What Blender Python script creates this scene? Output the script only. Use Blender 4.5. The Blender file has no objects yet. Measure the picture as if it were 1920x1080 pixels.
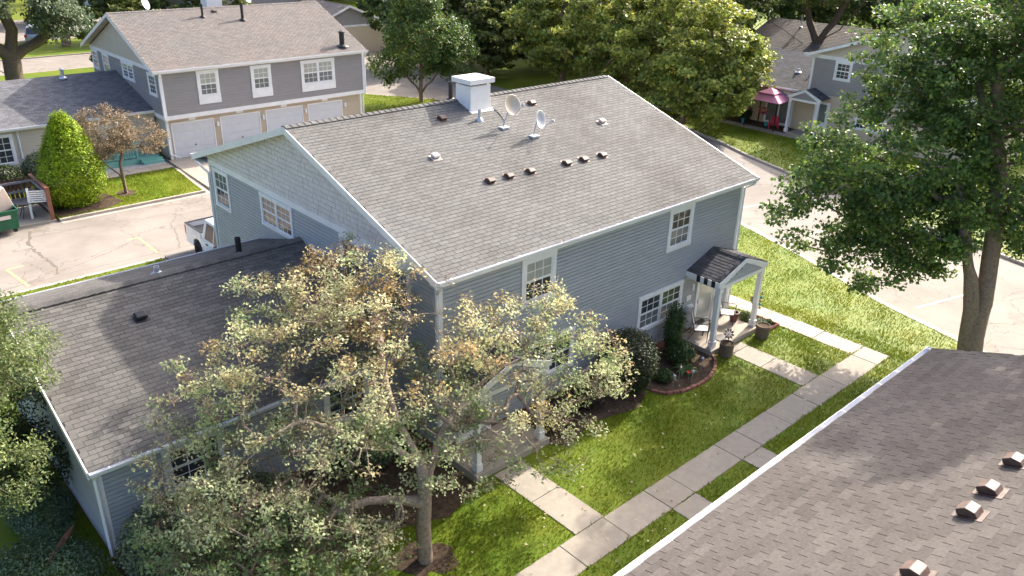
import bpy, math, random
import numpy as np
from mathutils import Vector, Matrix

random.seed(7)
RNG = np.random.default_rng(7)
scene = bpy.context.scene
COL = scene.collection

# ------------------------------------------------------------------ camera
CF, CP = 1540.03, np.array([-10.686, -14.395, 13.374])
CYAW, CPITCH, CROLL = 0.7505, 0.43295, 0.02699
_f = np.array([math.sin(CYAW) * math.cos(CPITCH), math.cos(CYAW) * math.cos(CPITCH), -math.sin(CPITCH)])
_r = np.array([math.cos(CYAW), -math.sin(CYAW), 0.0])
_u = np.cross(_r, _f)
CR = math.cos(CROLL) * _r + math.sin(CROLL) * _u
CU = -math.sin(CROLL) * _r + math.cos(CROLL) * _u
cam_d = bpy.data.cameras.new('camera')
cam = bpy.data.objects.new('camera', cam_d)
COL.objects.link(cam)
cam_d.sensor_width = 36.0
cam_d.lens = CF / 1920.0 * 36.0
cam_d.clip_start = 0.2
cam_d.clip_end = 1500
M = Matrix((CR, CU, -_f)).transposed().to_4x4()
M.translation = Vector(CP)
cam.matrix_world = M
scene.camera = cam

# ------------------------------------------------------------------ sky, sun, exposure
SUN = np.array([1.57, 0.28, 1.0])
SUN /= np.linalg.norm(SUN)
SUN_EL = math.asin(SUN[2])
SUN_ROT = math.atan2(SUN[0], SUN[1])
world = bpy.data.worlds.new('World')
scene.world = world
world.use_nodes = True
wn = world.node_tree.nodes
wl = world.node_tree.links
sky = wn.new('ShaderNodeTexSky')
sky.sky_type = 'NISHITA'
sky.sun_disc = False
sky.sun_elevation = SUN_EL
sky.sun_rotation = SUN_ROT
sky.air_density = 0.65
sky.dust_density = 6.0
sky.ozone_density = 0.9
wl.new(sky.outputs[0], wn['Background'].inputs[0])
wn['Background'].inputs[1].default_value = 0.15
sun_d = bpy.data.lights.new('sun', 'SUN')
sun_d.energy = 2.95
sun_d.angle = math.radians(0.6)
sun_d.color = (1.0, 0.93, 0.82)
sun_o = bpy.data.objects.new('sun', sun_d)
COL.objects.link(sun_o)
sun_o.rotation_euler = Vector(-SUN).to_track_quat('-Z', 'Y').to_euler()
scene.view_settings.view_transform = 'Standard'
scene.view_settings.look = 'None'
scene.view_settings.gamma = 1.0
scene.view_settings.exposure = 1.70
scene.render.engine = 'CYCLES'


# ------------------------------------------------------------------ helpers: meshes and objects
def project(p):
    d = np.asarray(p, float) - CP
    z = d @ _f
    return 960 + CF * (d @ CR) / z, 540 - CF * (d @ CU) / z, z


class B:
    """collects vertices and faces of one mesh"""

    def __init__(s):
        s.v = []
        s.f = []

    def add(s, vs, fs):
        k = len(s.v)
        s.v.extend([tuple(map(float, p)) for p in vs])
        s.f.extend([tuple(i + k for i in q) for q in fs])
        return s

    def box(s, x0, x1, y0, y1, z0, z1):
        return s.add([(x0, y0, z0), (x1, y0, z0), (x1, y1, z0), (x0, y1, z0), (x0, y0, z1), (x1, y0, z1), (x1, y1, z1), (x0, y1, z1)],
                     [(0, 3, 2, 1), (4, 5, 6, 7), (0, 1, 5, 4), (1, 2, 6, 5), (2, 3, 7, 6), (3, 0, 4, 7)])

    def obox(s, o, u, v, n, a0, a1, b0, b1, c0, c1):
        o, u, v, n = map(np.asarray, (o, u, v, n))
        P = [o + u * a + v * b + n * c for c in (c0, c1) for a, b in ((a0, b0), (a1, b0), (a1, b1), (a0, b1))]
        return s.add(P, [(0, 3, 2, 1), (4, 5, 6, 7), (0, 1, 5, 4), (1, 2, 6, 5), (2, 3, 7, 6), (3, 0, 4, 7)])

    def prism(s, poly, vec):
        """polygon (list of 3d points) swept along vec"""
        n = len(poly)
        vec = np.asarray(vec, float)
        P = [np.asarray(p, float) for p in poly]
        Q = [p + vec for p in P]
        return s.add(P + Q, [tuple(range(n))[::-1], tuple(range(n, 2 * n))] + [(i, (i + 1) % n, n + (i + 1) % n, n + i) for i in range(n)])

    def flat(s, poly, z0, z1):
        return s.prism([(p[0], p[1], z0) for p in poly], (0, 0, z1 - z0))

    def tube(s, pts, rad, n=8, caps=True):
        pts = [np.asarray(p, float) for p in pts]
        if np.isscalar(rad):
            rad = [rad] * len(pts)
        V = []
        prev = None
        for i, p in enumerate(pts):
            a = pts[max(i - 1, 0)]
            b = pts[min(i + 1, len(pts) - 1)]
            t = b - a
            t = t / (np.linalg.norm(t) + 1e-9)
            if prev is None:
                h = np.array([0, 0, 1.0]) if abs(t[2]) < .9 else np.array([1.0, 0, 0])
                e1 = np.cross(t, h)
            else:
                e1 = prev - t * (prev @ t)
            e1 = e1 / (np.linalg.norm(e1) + 1e-9)
            prev = e1
            e2 = np.cross(t, e1)
            for k in range(n):
                w = 2 * math.pi * k / n
                V.append(p + rad[i] * (math.cos(w) * e1 + math.sin(w) * e2))
        F = []
        for i in range(len(pts) - 1):
            for k in range(n):
                F.append((i * n + k, i * n + (k + 1) % n, (i + 1) * n + (k + 1) % n, (i + 1) * n + k))
        if caps:
            F.append(tuple(range(n))[::-1])
            m = (len(pts) - 1) * n
            F.append(tuple(range(m, m + n)))
        return s.add(V, F)

    def lathe(s, c, prof, n=16, axis=(0, 0, 1), caps=True):
        """prof = [(radius, height)...] about axis through c"""
        c = np.asarray(c, float)
        ax = np.asarray(axis, float)
        ax = ax / np.linalg.norm(ax)
        h = np.array([0, 0, 1.0]) if abs(ax[2]) < .9 else np.array([1.0, 0, 0])
        e1 = np.cross(ax, h)
        e1 /= np.linalg.norm(e1)
        e2 = np.cross(ax, e1)
        V = [c + ax * z + r * (math.cos(2 * math.pi * k / n) * e1 + math.sin(2 * math.pi * k / n) * e2) for r, z in prof for k in range(n)]
        F = [(i * n + k, i * n + (k + 1) % n, (i + 1) * n + (k + 1) % n, (i + 1) * n + k) for i in range(len(prof) - 1) for k in range(n)]
        if caps:
            F.append(tuple(range(n))[::-1])
            m = (len(prof) - 1) * n
            F.append(tuple(range(m, m + n)))
        return s.add(V, F)

    def mesh(s, name, mat, smooth=False):
        me = bpy.data.meshes.new(name)
        me.from_pydata(s.v, [], s.f)
        if mat is not None:
            me.materials.append(mat)
        if smooth:
            me.polygons.foreach_set('use_smooth', [True] * len(me.polygons))
        me.update()
        return me

    def ob(s, name, mat, parent=None, smooth=False, bevel=0, **kw):
        o = bpy.data.objects.new(name, s.mesh(name, mat, smooth))
        COL.objects.link(o)
        if parent is not None:
            o.parent = parent
        if bevel:
            m = o.modifiers.new('bevel', 'BEVEL')
            m.width = bevel
            m.segments = 2
            m.limit_method = 'ANGLE'
        for k, v in kw.items():
            o[k] = v
        return o


def npmesh(name, V, F, mat, smooth=False):
    """mesh from numpy arrays; F (n,3) or (n,4)"""
    V = np.ascontiguousarray(V, np.float32)
    F = np.ascontiguousarray(F, np.int32)
    me = bpy.data.meshes.new(name)
    me.vertices.add(len(V))
    me.vertices.foreach_set('co', V.ravel())
    k = F.shape[1]
    me.loops.add(F.size)
    me.loops.foreach_set('vertex_index', F.ravel())
    me.polygons.add(len(F))
    me.polygons.foreach_set('loop_start', np.arange(0, F.size, k, dtype=np.int32))
    me.polygons.foreach_set('loop_total', np.full(len(F), k, np.int32))
    if smooth:
        me.polygons.foreach_set('use_smooth', np.ones(len(F), bool))
    me.update(calc_edges=True)
    if mat is not None:
        me.materials.append(mat)
    return me


def link(name, me, parent=None, **kw):
    o = bpy.data.objects.new(name, me)
    COL.objects.link(o)
    if parent is not None:
        o.parent = parent
    for k, v in kw.items():
        o[k] = v
    return o


def tag(o, label, cat, group=None):
    o['label'] = label
    o['category'] = cat
    if group:
        o['group'] = group
    return o


def thing(name, label, cat, loc=(0, 0, 0), rz=0, group=None):
    o = bpy.data.objects.new(name, None)
    o.empty_display_size = 0.3
    COL.objects.link(o)
    o.location = loc
    o.rotation_euler = (0, 0, rz)
    return tag(o, label, cat, group)


def struct(o):
    o['kind'] = 'structure'
    return o


def copy_tree(o, parent=None):
    c = o.copy()
    COL.objects.link(c)
    c.parent = parent
    for ch in list(o.children):
        copy_tree(ch, c)
    return c


# ------------------------------------------------------------------ helpers: materials
def S(r, g, b):
    """sRGB 0-255 to linear"""
    def k(c):
        c /= 255.0
        return c / 12.92 if c <= .04045 else ((c + .055) / 1.055) ** 2.4
    return (k(r), k(g), k(b))


def new_mat(name):
    m = bpy.data.materials.new(name)
    m.use_nodes = True
    nt = m.node_tree
    return m, nt, nt.nodes, nt.links, nt.nodes['Principled BSDF']


def mat(name, col, rough=.6, var=.12, scale=4, bump=0, bscale=60, spec=.4, metal=0, stain=None, sscale=.5, samt=.4, island=0, coat=0):
    """procedural material: noise-varied colour, optional large stains, optional random tint per piece"""
    m, nt, N, L, P = new_mat(name)
    P.inputs['Roughness'].default_value = rough
    P.inputs['Metallic'].default_value = metal
    P.inputs['Specular IOR Level'].default_value = spec
    if coat:
        P.inputs['Coat Weight'].default_value = coat
        P.inputs['Coat Roughness'].default_value = .05
    tc = N.new('ShaderNodeTexCoord')
    geo = N.new('ShaderNodeNewGeometry')
    nz = N.new('ShaderNodeTexNoise')
    nz.inputs['Scale'].default_value = scale
    nz.inputs['Detail'].default_value = 6
    L.new(geo.outputs['Position'], nz.inputs['Vector'])
    mr = N.new('ShaderNodeMapRange')
    mr.inputs['From Min'].default_value = .25
    mr.inputs['From Max'].default_value = .75
    mr.inputs['To Min'].default_value = 1 - var
    mr.inputs['To Max'].default_value = 1 + var
    L.new(nz.outputs['Fac'], mr.inputs['Value'])
    val = mr.outputs[0]
    if island:
        oi = N.new('ShaderNodeObjectInfo')
        ad = N.new('ShaderNodeMath')
        ad.operation = 'ADD'
        L.new(geo.outputs['Random Per Island'], ad.inputs[0])
        L.new(oi.outputs['Random'], ad.inputs[1])
        fr = N.new('ShaderNodeMath')
        fr.operation = 'FRACT'
        L.new(ad.outputs[0], fr.inputs[0])
        m2 = N.new('ShaderNodeMapRange')
        m2.inputs['To Min'].default_value = 1 - island
        m2.inputs['To Max'].default_value = 1 + island
        L.new(fr.outputs[0], m2.inputs['Value'])
        mu = N.new('ShaderNodeMath')
        mu.operation = 'MULTIPLY'
        L.new(val, mu.inputs[0])
        L.new(m2.outputs[0], mu.inputs[1])
        val = mu.outputs[0]
    sc = N.new('ShaderNodeVectorMath')
    sc.operation = 'SCALE'
    base = N.new('ShaderNodeRGB')
    base.outputs[0].default_value = (*col, 1)
    src = base.outputs[0]
    if stain:
        n2 = N.new('ShaderNodeTexNoise')
        n2.inputs['Scale'].default_value = sscale
        n2.inputs['Detail'].default_value = 5
        n2.inputs['Roughness'].default_value = .6
        L.new(geo.outputs['Position'], n2.inputs['Vector'])
        r2 = N.new('ShaderNodeMapRange')
        r2.inputs['From Min'].default_value = .42
        r2.inputs['From Max'].default_value = .68
        r2.inputs['To Max'].default_value = samt
        L.new(n2.outputs['Fac'], r2.inputs['Value'])
        mx = N.new('ShaderNodeMix')
        mx.data_type = 'RGBA'
        L.new(r2.outputs[0], mx.inputs['Factor'])
        L.new(src, mx.inputs['A'])
        mx.inputs['B'].default_value = (*stain, 1)
        src = mx.outputs['Result']
    L.new(src, sc.inputs[0])
    L.new(val, sc.inputs['Scale'])
    L.new(sc.outputs[0], P.inputs['Base Color'])
    if bump:
        nb = N.new('ShaderNodeTexNoise')
        nb.inputs['Scale'].default_value = bscale
        nb.inputs['Detail'].default_value = 4
        L.new(geo.outputs['Position'], nb.inputs['Vector'])
        bp = N.new('ShaderNodeBump')
        bp.inputs['Strength'].default_value = bump
        bp.inputs['Distance'].default_value = .02
        L.new(nb.outputs['Fac'], bp.inputs['Height'])
        L.new(bp.outputs[0], P.inputs['Normal'])
    return m


def leaf_mat(name, cols, trans=.35, rough=.45, clump=.35, cscale=.9):
    """leaf: colour by random per leaf through a ramp, clump noise, part of the light goes through"""
    m, nt, N, L, P = new_mat(name)
    geo = N.new('ShaderNodeNewGeometry')
    rp = N.new('ShaderNodeValToRGB')
    rp.color_ramp.interpolation = 'LINEAR'
    el = rp.color_ramp.elements
    while len(el) < len(cols):
        el.new(.5)
    for i, (p, c) in enumerate(cols):
        el[i].position = p
        el[i].color = (*c, 1)
    L.new(geo.outputs['Random Per Island'], rp.inputs[0])
    nz = N.new('ShaderNodeTexNoise')
    nz.inputs['Scale'].default_value = cscale
    nz.inputs['Detail'].default_value = 3
    L.new(geo.outputs['Position'], nz.inputs['Vector'])
    mr = N.new('ShaderNodeMapRange')
    mr.inputs['From Min'].default_value = .3
    mr.inputs['From Max'].default_value = .7
    mr.inputs['To Min'].default_value = 1 - clump
    mr.inputs['To Max'].default_value = 1 + clump
    L.new(nz.outputs['Fac'], mr.inputs['Value'])
    sc = N.new('ShaderNodeVectorMath')
    sc.operation = 'SCALE'
    L.new(rp.outputs[0], sc.inputs[0])
    L.new(mr.outputs[0], sc.inputs['Scale'])
    L.new(sc.outputs[0], P.inputs['Base Color'])
    P.inputs['Roughness'].default_value = rough
    P.inputs['Specular IOR Level'].default_value = .35
    tr = N.new('ShaderNodeBsdfTranslucent')
    L.new(sc.outputs[0], tr.inputs['Color'])
    mx = N.new('ShaderNodeMixShader')
    mx.inputs[0].default_value = trans
    L.new(P.outputs[0], mx.inputs[1])
    L.new(tr.outputs[0], mx.inputs[2])
    L.new(mx.outputs[0], N['Material Output'].inputs['Surface'])
    return m


MT = {}
MT['white'] = mat('white_trim', (.80, .80, .80), .45, .04, 3, stain=(.62, .62, .6), sscale=2, samt=.35)
MT['gutter'] = mat('gutter_white', (.78, .79, .82), .35, .05, 3, stain=(.5, .5, .5), sscale=1.5, samt=.3)
MT['siding'] = mat('blue_grey_siding', (.375, .395, .425), .5, .05, 2, island=.04, bump=.06, bscale=30, stain=(.325, .34, .36), sscale=.6, samt=.4)
MT['shake'] = mat('pale_grey_shake', (.68, .635, .605), .65, .05, 3, island=.05, bump=.15, bscale=40)
MT['shingle'] = mat('grey_shingle', (.166, .164, .158), .9, .14, 18, island=.10, bump=.5, bscale=220, spec=.1, stain=(.118, .112, .105), sscale=.33, samt=.85)
MT['shingle_wing'] = mat('wing_shingle', (.148, .141, .132), .9, .14, 18, island=.18, bump=.5, bscale=220, spec=.1, stain=(.095, .09, .085), sscale=.5, samt=.6)
MT['shingle_near'] = mat('brown_grey_shingle', (.128, .115, .106), .9, .18, 22, island=.14, bump=.6, bscale=240, spec=.1, stain=(.082, .071, .064), sscale=.4, samt=.85)
MT['shingle_tan'] = mat('tan_shingle', (.163, .151, .142), .9, .16, 12, island=.12, bump=.4, bscale=160, spec=.15, stain=(.2, .165, .15), sscale=.4, samt=.5)
MT['shingle_dark'] = mat('dark_shingle', (.078, .078, .085), .9, .16, 12, island=.25, bump=.4, bscale=160, spec=.15)
MT['deck'] = mat('roof_underlay', (.055, .05, .048), .95, .1, 10)
MT['taupe'] = mat('taupe_siding', (.285, .27, .268), .6, .04, 2, island=.03)
MT['cream'] = mat('cream_siding', (.56, .50, .41), .55, .04, 2, island=.03)
MT['tan'] = mat('tan_siding', (.53, .44, .33), .55, .04, 2, island=.03)
MT['garage'] = mat('garage_door_white', (.60, .61, .63), .45, .04, 3)
MT['concrete'] = mat('concrete', (.365, .322, .268), .85, .10, 6, bump=.35, bscale=120, spec=.2, stain=(.31, .275, .235), sscale=1.1, samt=.6, island=.06)
MT['kerb'] = mat('kerb_concrete', (.38, .34, .29), .85, .12, 5, bump=.3, bscale=80, spec=.2, stain=(.30, .26, .22), sscale=1.3, samt=.6)
MT['soil'] = mat('soil', (.075, .052, .036), .95, .4, 9, bump=1.0, bscale=50, spec=.1, stain=(.14, .1, .07), sscale=3, samt=.6)
MT['bark'] = mat('bark', (.20, .155, .115), .9, .35, 14, bump=1.0, bscale=35, spec=.1)
MT['bark_pale'] = mat('bark_pale', (.31, .245, .19), .9, .35, 14, bump=.8, bscale=40, spec=.1)
MT['bark_dark'] = mat('bark_dark', (.115, .092, .075), .9, .35, 10, bump=1.0, bscale=25, spec=.1)
MT['twig'] = mat('brown_twig', (.20, .14, .095), .85, .3, 6)
MT['brick'] = mat('brick_red', (.27, .115, .085), .85, .25, 20, bump=.5, bscale=90, island=.15)
MT['vent'] = mat('brown_vent', (.085, .05, .038), .55, .25, 12, stain=(.17, .115, .09), sscale=6, samt=.5)
MT['black'] = mat('black_metal', (.02, .02, .024), .45, .2, 8)
MT['darkgap'] = mat('dark_recess', (.02, .018, .016), .8, .1, 8)
MT['galv'] = mat('galvanised', (.50, .53, .58), .35, .1, 8, metal=.5)
MT['dish'] = mat('dish_grey', (.46, .48, .52), .4, .05, 6)
MT['dish_worn'] = mat('dish_worn', (.52, .48, .41), .5, .06, 6, stain=(.50, .36, .20), sscale=2.5, samt=.6)
MT['tyre'] = mat('tyre', (.018, .017, .016), .85, .2, 10)
MT['rim'] = mat('rim', (.12, .115, .115), .3, .1, 8, metal=.6)
MT['carwhite'] = mat('car_white', (.80, .81, .84), .25, .015, 2, coat=.6)
MT['carsilver'] = mat('car_silver', (.36, .40, .46), .3, .02, 2, coat=.5, metal=.3)
MT['cardark'] = mat('car_dark', (.05, .06, .075), .3, .02, 2, coat=.5)
MT['red'] = mat('red_lens', (.45, .03, .03), .3, .05, 4)
MT['redplastic'] = mat('red_plastic', (.5, .025, .06), .4, .05, 4)
MT['greensteel'] = mat('green_steel', (.012, .12, .055), .45, .15, 4, stain=(.03, .09, .05), sscale=3, samt=.5)
MT['teal'] = mat('teal_paint', (.16, .37, .32), .6, .1, 4)
MT['fencewood'] = mat('fence_wood', (.13, .065, .05), .8, .25, 6, bump=.4, bscale=40, island=.2)
MT['rustwood'] = mat('rust_wood', (.23, .095, .06), .75, .2, 6, bump=.3, bscale=40)
MT['greywood'] = mat('grey_wood', (.26, .25, .26), .8, .15, 6)
MT['cardboard'] = mat('pale_board', (.72, .60, .52), .8, .05, 3)
MT['pink'] = mat('pink_canvas', (.52, .20, .32), .75, .06, 3)
MT['terracotta'] = mat('dark_red_pot', (.10, .022, .03), .4, .1, 6)
MT['woodbarrel'] = mat('weathered_log', (.13, .10, .075), .9, .3, 10, bump=.8, bscale=40)
MT['bluepot'] = mat('blue_pot', (.06, .36, .42), .4, .1, 6)
MT['sling'] = mat('grey_sling_fabric', (.23, .235, .25), .7, .06, 30)
MT['sling_pale'] = mat('pale_sling_fabric', (.62, .62, .63), .7, .06, 30)
MT['bronze'] = mat('bronze_frame', (.10, .055, .04), .45, .1, 8)
MT['door'] = mat('white_door', (.76, .75, .71), .4, .03, 3)
MT['yellow'] = mat('worn_yellow_paint', (.62, .43, .13), .8, .1, 20, stain=(.45, .38, .30), sscale=6, samt=.8)
MT['linewhite'] = mat('worn_white_paint', (.66, .58, .48), .8, .08, 20, stain=(.4, .36, .31), sscale=5, samt=.8)
MT['crack'] = mat('crack_filler', (.14, .12, .10), .9, .3, 20)
MT['crackdark'] = mat('crack_patch', (.205, .175, .148), .9, .2, 6)
MT['gravel'] = mat('pale_gravel', (.42, .40, .38), .9, .4, 40, bump=1, bscale=60)


def glass_mat(name, col, rough=.06, spec=.9, var=.25, scale=2.5):
    m = mat(name, col, rough, var, scale, spec=spec)
    return m


MT['glass'] = glass_mat('window_glass', (.05, .055, .062))
MT['glass_warm'] = glass_mat('window_glass_warm', (.12, .095, .075))
MT['blind'] = glass_mat('window_with_blind', (.40, .40, .36), .12, .6, .12, 3)
MT['blind_grey'] = glass_mat('window_with_curtain', (.165, .175, .175), .10, .7, .2, 3)
MT['storm'] = glass_mat('storm_door_glass', (.46, .47, .42), .12, .7, .12, 2)
MT['cartglass'] = glass_mat('car_glass', (.012, .013, .018), .04, .9, .1)


def asphalt_mat():
    m, nt, N, L, P = new_mat('weathered_asphalt')
    geo = N.new('ShaderNodeNewGeometry')
    P.inputs['Roughness'].default_value = .9
    P.inputs['Specular IOR Level'].default_value = .2
    n1 = N.new('ShaderNodeTexNoise'); n1.inputs['Scale'].default_value = .35; n1.inputs['Detail'].default_value = 8; n1.inputs['Roughness'].default_value = .65
    n2 = N.new('ShaderNodeTexNoise'); n2.inputs['Scale'].default_value = 60; n2.inputs['Detail'].default_value = 3
    vo = N.new('ShaderNodeTexVoronoi'); vo.feature = 'DISTANCE_TO_EDGE'; vo.inputs['Scale'].default_value = .28
    nw = N.new('ShaderNodeTexNoise'); nw.inputs['Scale'].default_value = 1.3; nw.inputs['Detail'].default_value = 6
    L.new(geo.outputs['Position'], n1.inputs['Vector'])
    L.new(geo.outputs['Position'], n2.inputs['Vector'])
    L.new(geo.outputs['Position'], nw.inputs['Vector'])
    va = N.new('ShaderNodeVectorMath'); va.operation = 'MULTIPLY_ADD'
    va.inputs[1].default_value = (1.6, 1.6, 1.6)
    L.new(nw.outputs['Color'], va.inputs[0]); L.new(geo.outputs['Position'], va.inputs[2])
    L.new(va.outputs[0], vo.inputs['Vector'])
    rp = N.new('ShaderNodeValToRGB')
    e = rp.color_ramp.elements
    e[0].position = .3; e[0].color = (.20, .177, .154, 1)
    e[1].position = .66; e[1].color = (.28, .252, .222, 1)
    L.new(n1.outputs['Fac'], rp.inputs[0])
    cr = N.new('ShaderNodeMapRange'); cr.inputs['From Min'].default_value = 0; cr.inputs['From Max'].default_value = .007; cr.inputs['To Min'].default_value = .55; cr.inputs['To Max'].default_value = 1
    L.new(vo.outputs['Distance'], cr.inputs['Value'])
    m2 = N.new('ShaderNodeMapRange'); m2.inputs['From Min'].default_value = .3; m2.inputs['From Max'].default_value = .7; m2.inputs['To Min'].default_value = .88; m2.inputs['To Max'].default_value = 1.1
    L.new(n2.outputs['Fac'], m2.inputs['Value'])
    mu = N.new('ShaderNodeMath'); mu.operation = 'MULTIPLY'
    L.new(cr.outputs[0], mu.inputs[0]); L.new(m2.outputs[0], mu.inputs[1])
    sc = N.new('ShaderNodeVectorMath'); sc.operation = 'SCALE'
    L.new(rp.outputs[0], sc.inputs[0]); L.new(mu.outputs[0], sc.inputs['Scale'])
    L.new(sc.outputs[0], P.inputs['Base Color'])
    bp = N.new('ShaderNodeBump'); bp.inputs['Strength'].default_value = .3; bp.inputs['Distance'].default_value = .01
    L.new(n2.outputs['Fac'], bp.inputs['Height']); L.new(bp.outputs[0], P.inputs['Normal'])
    return m


MT['asphalt'] = asphalt_mat()
MT['darkasphalt'] = mat('dark_asphalt_drive', (.15, .145, .145), .9, .15, 8, bump=.3, bscale=90, spec=.2, stain=(.24, .22, .2), sscale=.8, samt=.5)


def grass_mat(name, a, b, c, trans=0.0):
    m, nt, N, L, P = new_mat(name)
    geo = N.new('ShaderNodeNewGeometry')
    n1 = N.new('ShaderNodeTexNoise'); n1.inputs['Scale'].default_value = .55; n1.inputs['Detail'].default_value = 6; n1.inputs['Roughness'].default_value = .6
    n2 = N.new('ShaderNodeTexNoise'); n2.inputs['Scale'].default_value = 14; n2.inputs['Detail'].default_value = 4
    L.new(geo.outputs['Position'], n1.inputs['Vector']); L.new(geo.outputs['Position'], n2.inputs['Vector'])
    ad = N.new('ShaderNodeMath'); ad.operation = 'MULTIPLY_ADD'; ad.inputs[1].default_value = .45
    L.new(n2.outputs['Fac'], ad.inputs[0]); 
    m3 = N.new('ShaderNodeMath'); m3.operation = 'MULTIPLY'; m3.inputs[1].default_value = .6
    L.new(n1.outputs['Fac'], m3.inputs[0]); L.new(m3.outputs[0], ad.inputs[2])
    m4 = N.new('ShaderNodeMath'); m4.operation = 'MULTIPLY_ADD'; m4.inputs[1].default_value = .22
    L.new(geo.outputs['Random Per Island'], m4.inputs[0]); L.new(ad.outputs[0], m4.inputs[2])
    rp = N.new('ShaderNodeValToRGB')
    e = rp.color_ramp.elements
    e[0].position = .38; e[0].color = (*a, 1)
    e[1].position = .80; e[1].color = (*c, 1)
    k = e.new(.58); k.color = (*b, 1)
    L.new(m4.outputs[0], rp.inputs[0])
    L.new(rp.outputs[0], P.inputs['Base Color'])
    P.inputs['Roughness'].default_value = .6
    P.inputs['Specular IOR Level'].default_value = .06
    if trans:
        tr = N.new('ShaderNodeBsdfTranslucent'); L.new(rp.outputs[0], tr.inputs['Color'])
        mx = N.new('ShaderNodeMixShader'); mx.inputs[0].default_value = trans
        L.new(P.outputs[0], mx.inputs[1]); L.new(tr.outputs[0], mx.inputs[2])
        L.new(mx.outputs[0], N['Material Output'].inputs['Surface'])
    return m


MT['lawn'] = grass_mat('lawn_ground', (.065, .11, .010), (.10, .155, .014), (.16, .185, .022))
MT['blade'] = grass_mat('grass_blades', (.088, .145, .012), (.155, .21, .016), (.28, .275, .035), .35)
MT['groundgrass'] = grass_mat('far_ground', (.08, .115, .012), (.125, .16, .02), (.18, .19, .035))

# ================================================================== SETTING
ZR = -0.11          # road level; lawns and pavements lie at z = 0
struct(B().box(-350, 400, -250, 500, -1.2, -.135).ob('ground', MT['groundgrass']))
struct(B().box(-60, 48, -45, 100, -.132, ZR).ob('road', MT['asphalt']))
LAWN1 = [(-60, 18), (-.1, 18), (-.1, 13.2), (13.8, 13.2), (13.8, 18), (24.6, 18), (25.8, 17.4), (26.1, 16.4), (25.2, 13.6), (22.35, 5.3),
         (20.95, 1.3), (19.1, -3.0), (18.15, -6.4), (15.5, -16), (10, -44), (-60, -44)]
LAWN2 = [(-60, 25.45), (-7.2, 25.45), (-7.2, 28.4), (-1.9, 28.4), (-1.9, 25.45), (4.85, 25.45), (5.25, 30.0), (5.3, 33), (19, 33), (19, 27), (25, 27),
         (27.6, 29), (28.3, 32), (27.5, 36), (24.6, 40.3), (23.6, 46), (22, 63.5), (-60, 63.5)]
LAWN3 = [(37.6, 22), (35.6, 17.5), (34.75, 14.95), (33.35, 12.04), (32.35, 9.22), (30.5, 3.5), (28.6, -3), (26, -12), (19, -44), (120, -44), (120, 98),
         (44, 98), (40, 70), (36, 46), (35, 36), (36.6, 30)]
LAWN4 = [(-60, 71.5), (30, 71.5), (33, 76), (30, 81.5), (-60, 81.5)]
for nm, P in (('lawn', LAWN1), ('lawn', LAWN2), ('lawn', LAWN3), ('lawn', LAWN4)):
    struct(B().flat(P, -.131, 0).ob(nm, MT['lawn']))


def offset_strip(line, d0, d1):
    """left/right offset of a polyline: returns quads between offsets d0 and d1"""
    L = [np.array(p, float) for p in line]
    out = []
    for i, p in enumerate(L):
        a = L[max(i - 1, 0)]
        b = L[min(i + 1, len(L) - 1)]
        t = (b - a) / np.linalg.norm(b - a)
        n = np.array([t[1], -t[0]])
        out.append((p + n * d0, p + n * d1))
    return out


def ribbon(bm, line, d0, d1, z0, z1):
    O = offset_strip(line, d0, d1)
    for (a, b), (c, d) in zip(O[:-1], O[1:]):
        bm.flat([a, b, d, c], z0, z1)
    return bm


def kerb(line, side):
    """line follows the lawn edge; side=+1 puts the kerb to the right of the line"""
    o = struct(ribbon(B(), line, side * -.02, side * .15, -.131, .012).ob('kerb', MT['kerb']))
    struct(ribbon(B(), line, side * .152, side * .46, -.1315, ZR + .008).ob('kerb_gutter', MT['kerb']))


kerb(LAWN1[0:2], -1)
kerb(LAWN1[4:16], -1)
kerb(LAWN2[4:7], 1)
kerb(LAWN2[10:18], 1)
kerb(LAWN3[0:9], -1)
kerb(LAWN4[0:4], 1)
# paved drive behind the near house, apron of the far garages, rubbish pad
struct(B().box(0.1, 13.6, 13.0, 18.3, -.131, -.03).ob('driveway', MT['darkasphalt']))
struct(B().flat([(5.3, 25.5), (18.9, 25.5), (18.9, 31.8), (5.6, 31.8)], -.131, -.02).ob('driveway', MT['concrete']))
struct(B().box(-7.1, -2.0, 25.5, 28.3, -.131, -.02).ob('pavement', MT['concrete']))
bm = B()
for i in range(6):
    bm.box(-1.4 + i * 1.12, -1.4 + i * 1.12 + 1.1, 30.25, 31.15, -.02, .03)
struct(bm.ob('path', MT['concrete']))
struct(B().box(-1.4, 5.3, 31.2, 31.9, -.02, .02).ob('gravel_strip', MT['gravel']))

# painted parking lines and cracks in the asphalt
struct(ribbon(B(), [(-.42, 21.2), (.1, 21.26)], -.05, .05, ZR, ZR + .004).ob('parking_marking', MT['yellow']))
struct(ribbon(B(), [(.07, 21.2), (.06, 19.03)], -.05, .05, ZR, ZR + .0045).ob('parking_marking', MT['yellow']))
struct(ribbon(B(), [(-5.15, 20.9), (-4.55, 20.95)], -.05, .05, ZR, ZR + .004).ob('parking_marking', MT['yellow']))
struct(ribbon(B(), [(-5.15, 20.9), (-4.91, 18.7)], -.05, .05, ZR, ZR + .0045).ob('parking_marking', MT['yellow']))
for ln in ([(22.4, 3.03), (25.2, 2.3)], [(21.2, -.6), (24.2, -1.4)], [(20.0, -4.2), (22.9, -5.0)], [(24.0, 6.9), (26.8, 6.2)]):
    struct(ribbon(B(), ln, -.05, .05, ZR, ZR + .004).ob('parking_marking', MT['linewhite']))


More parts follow.
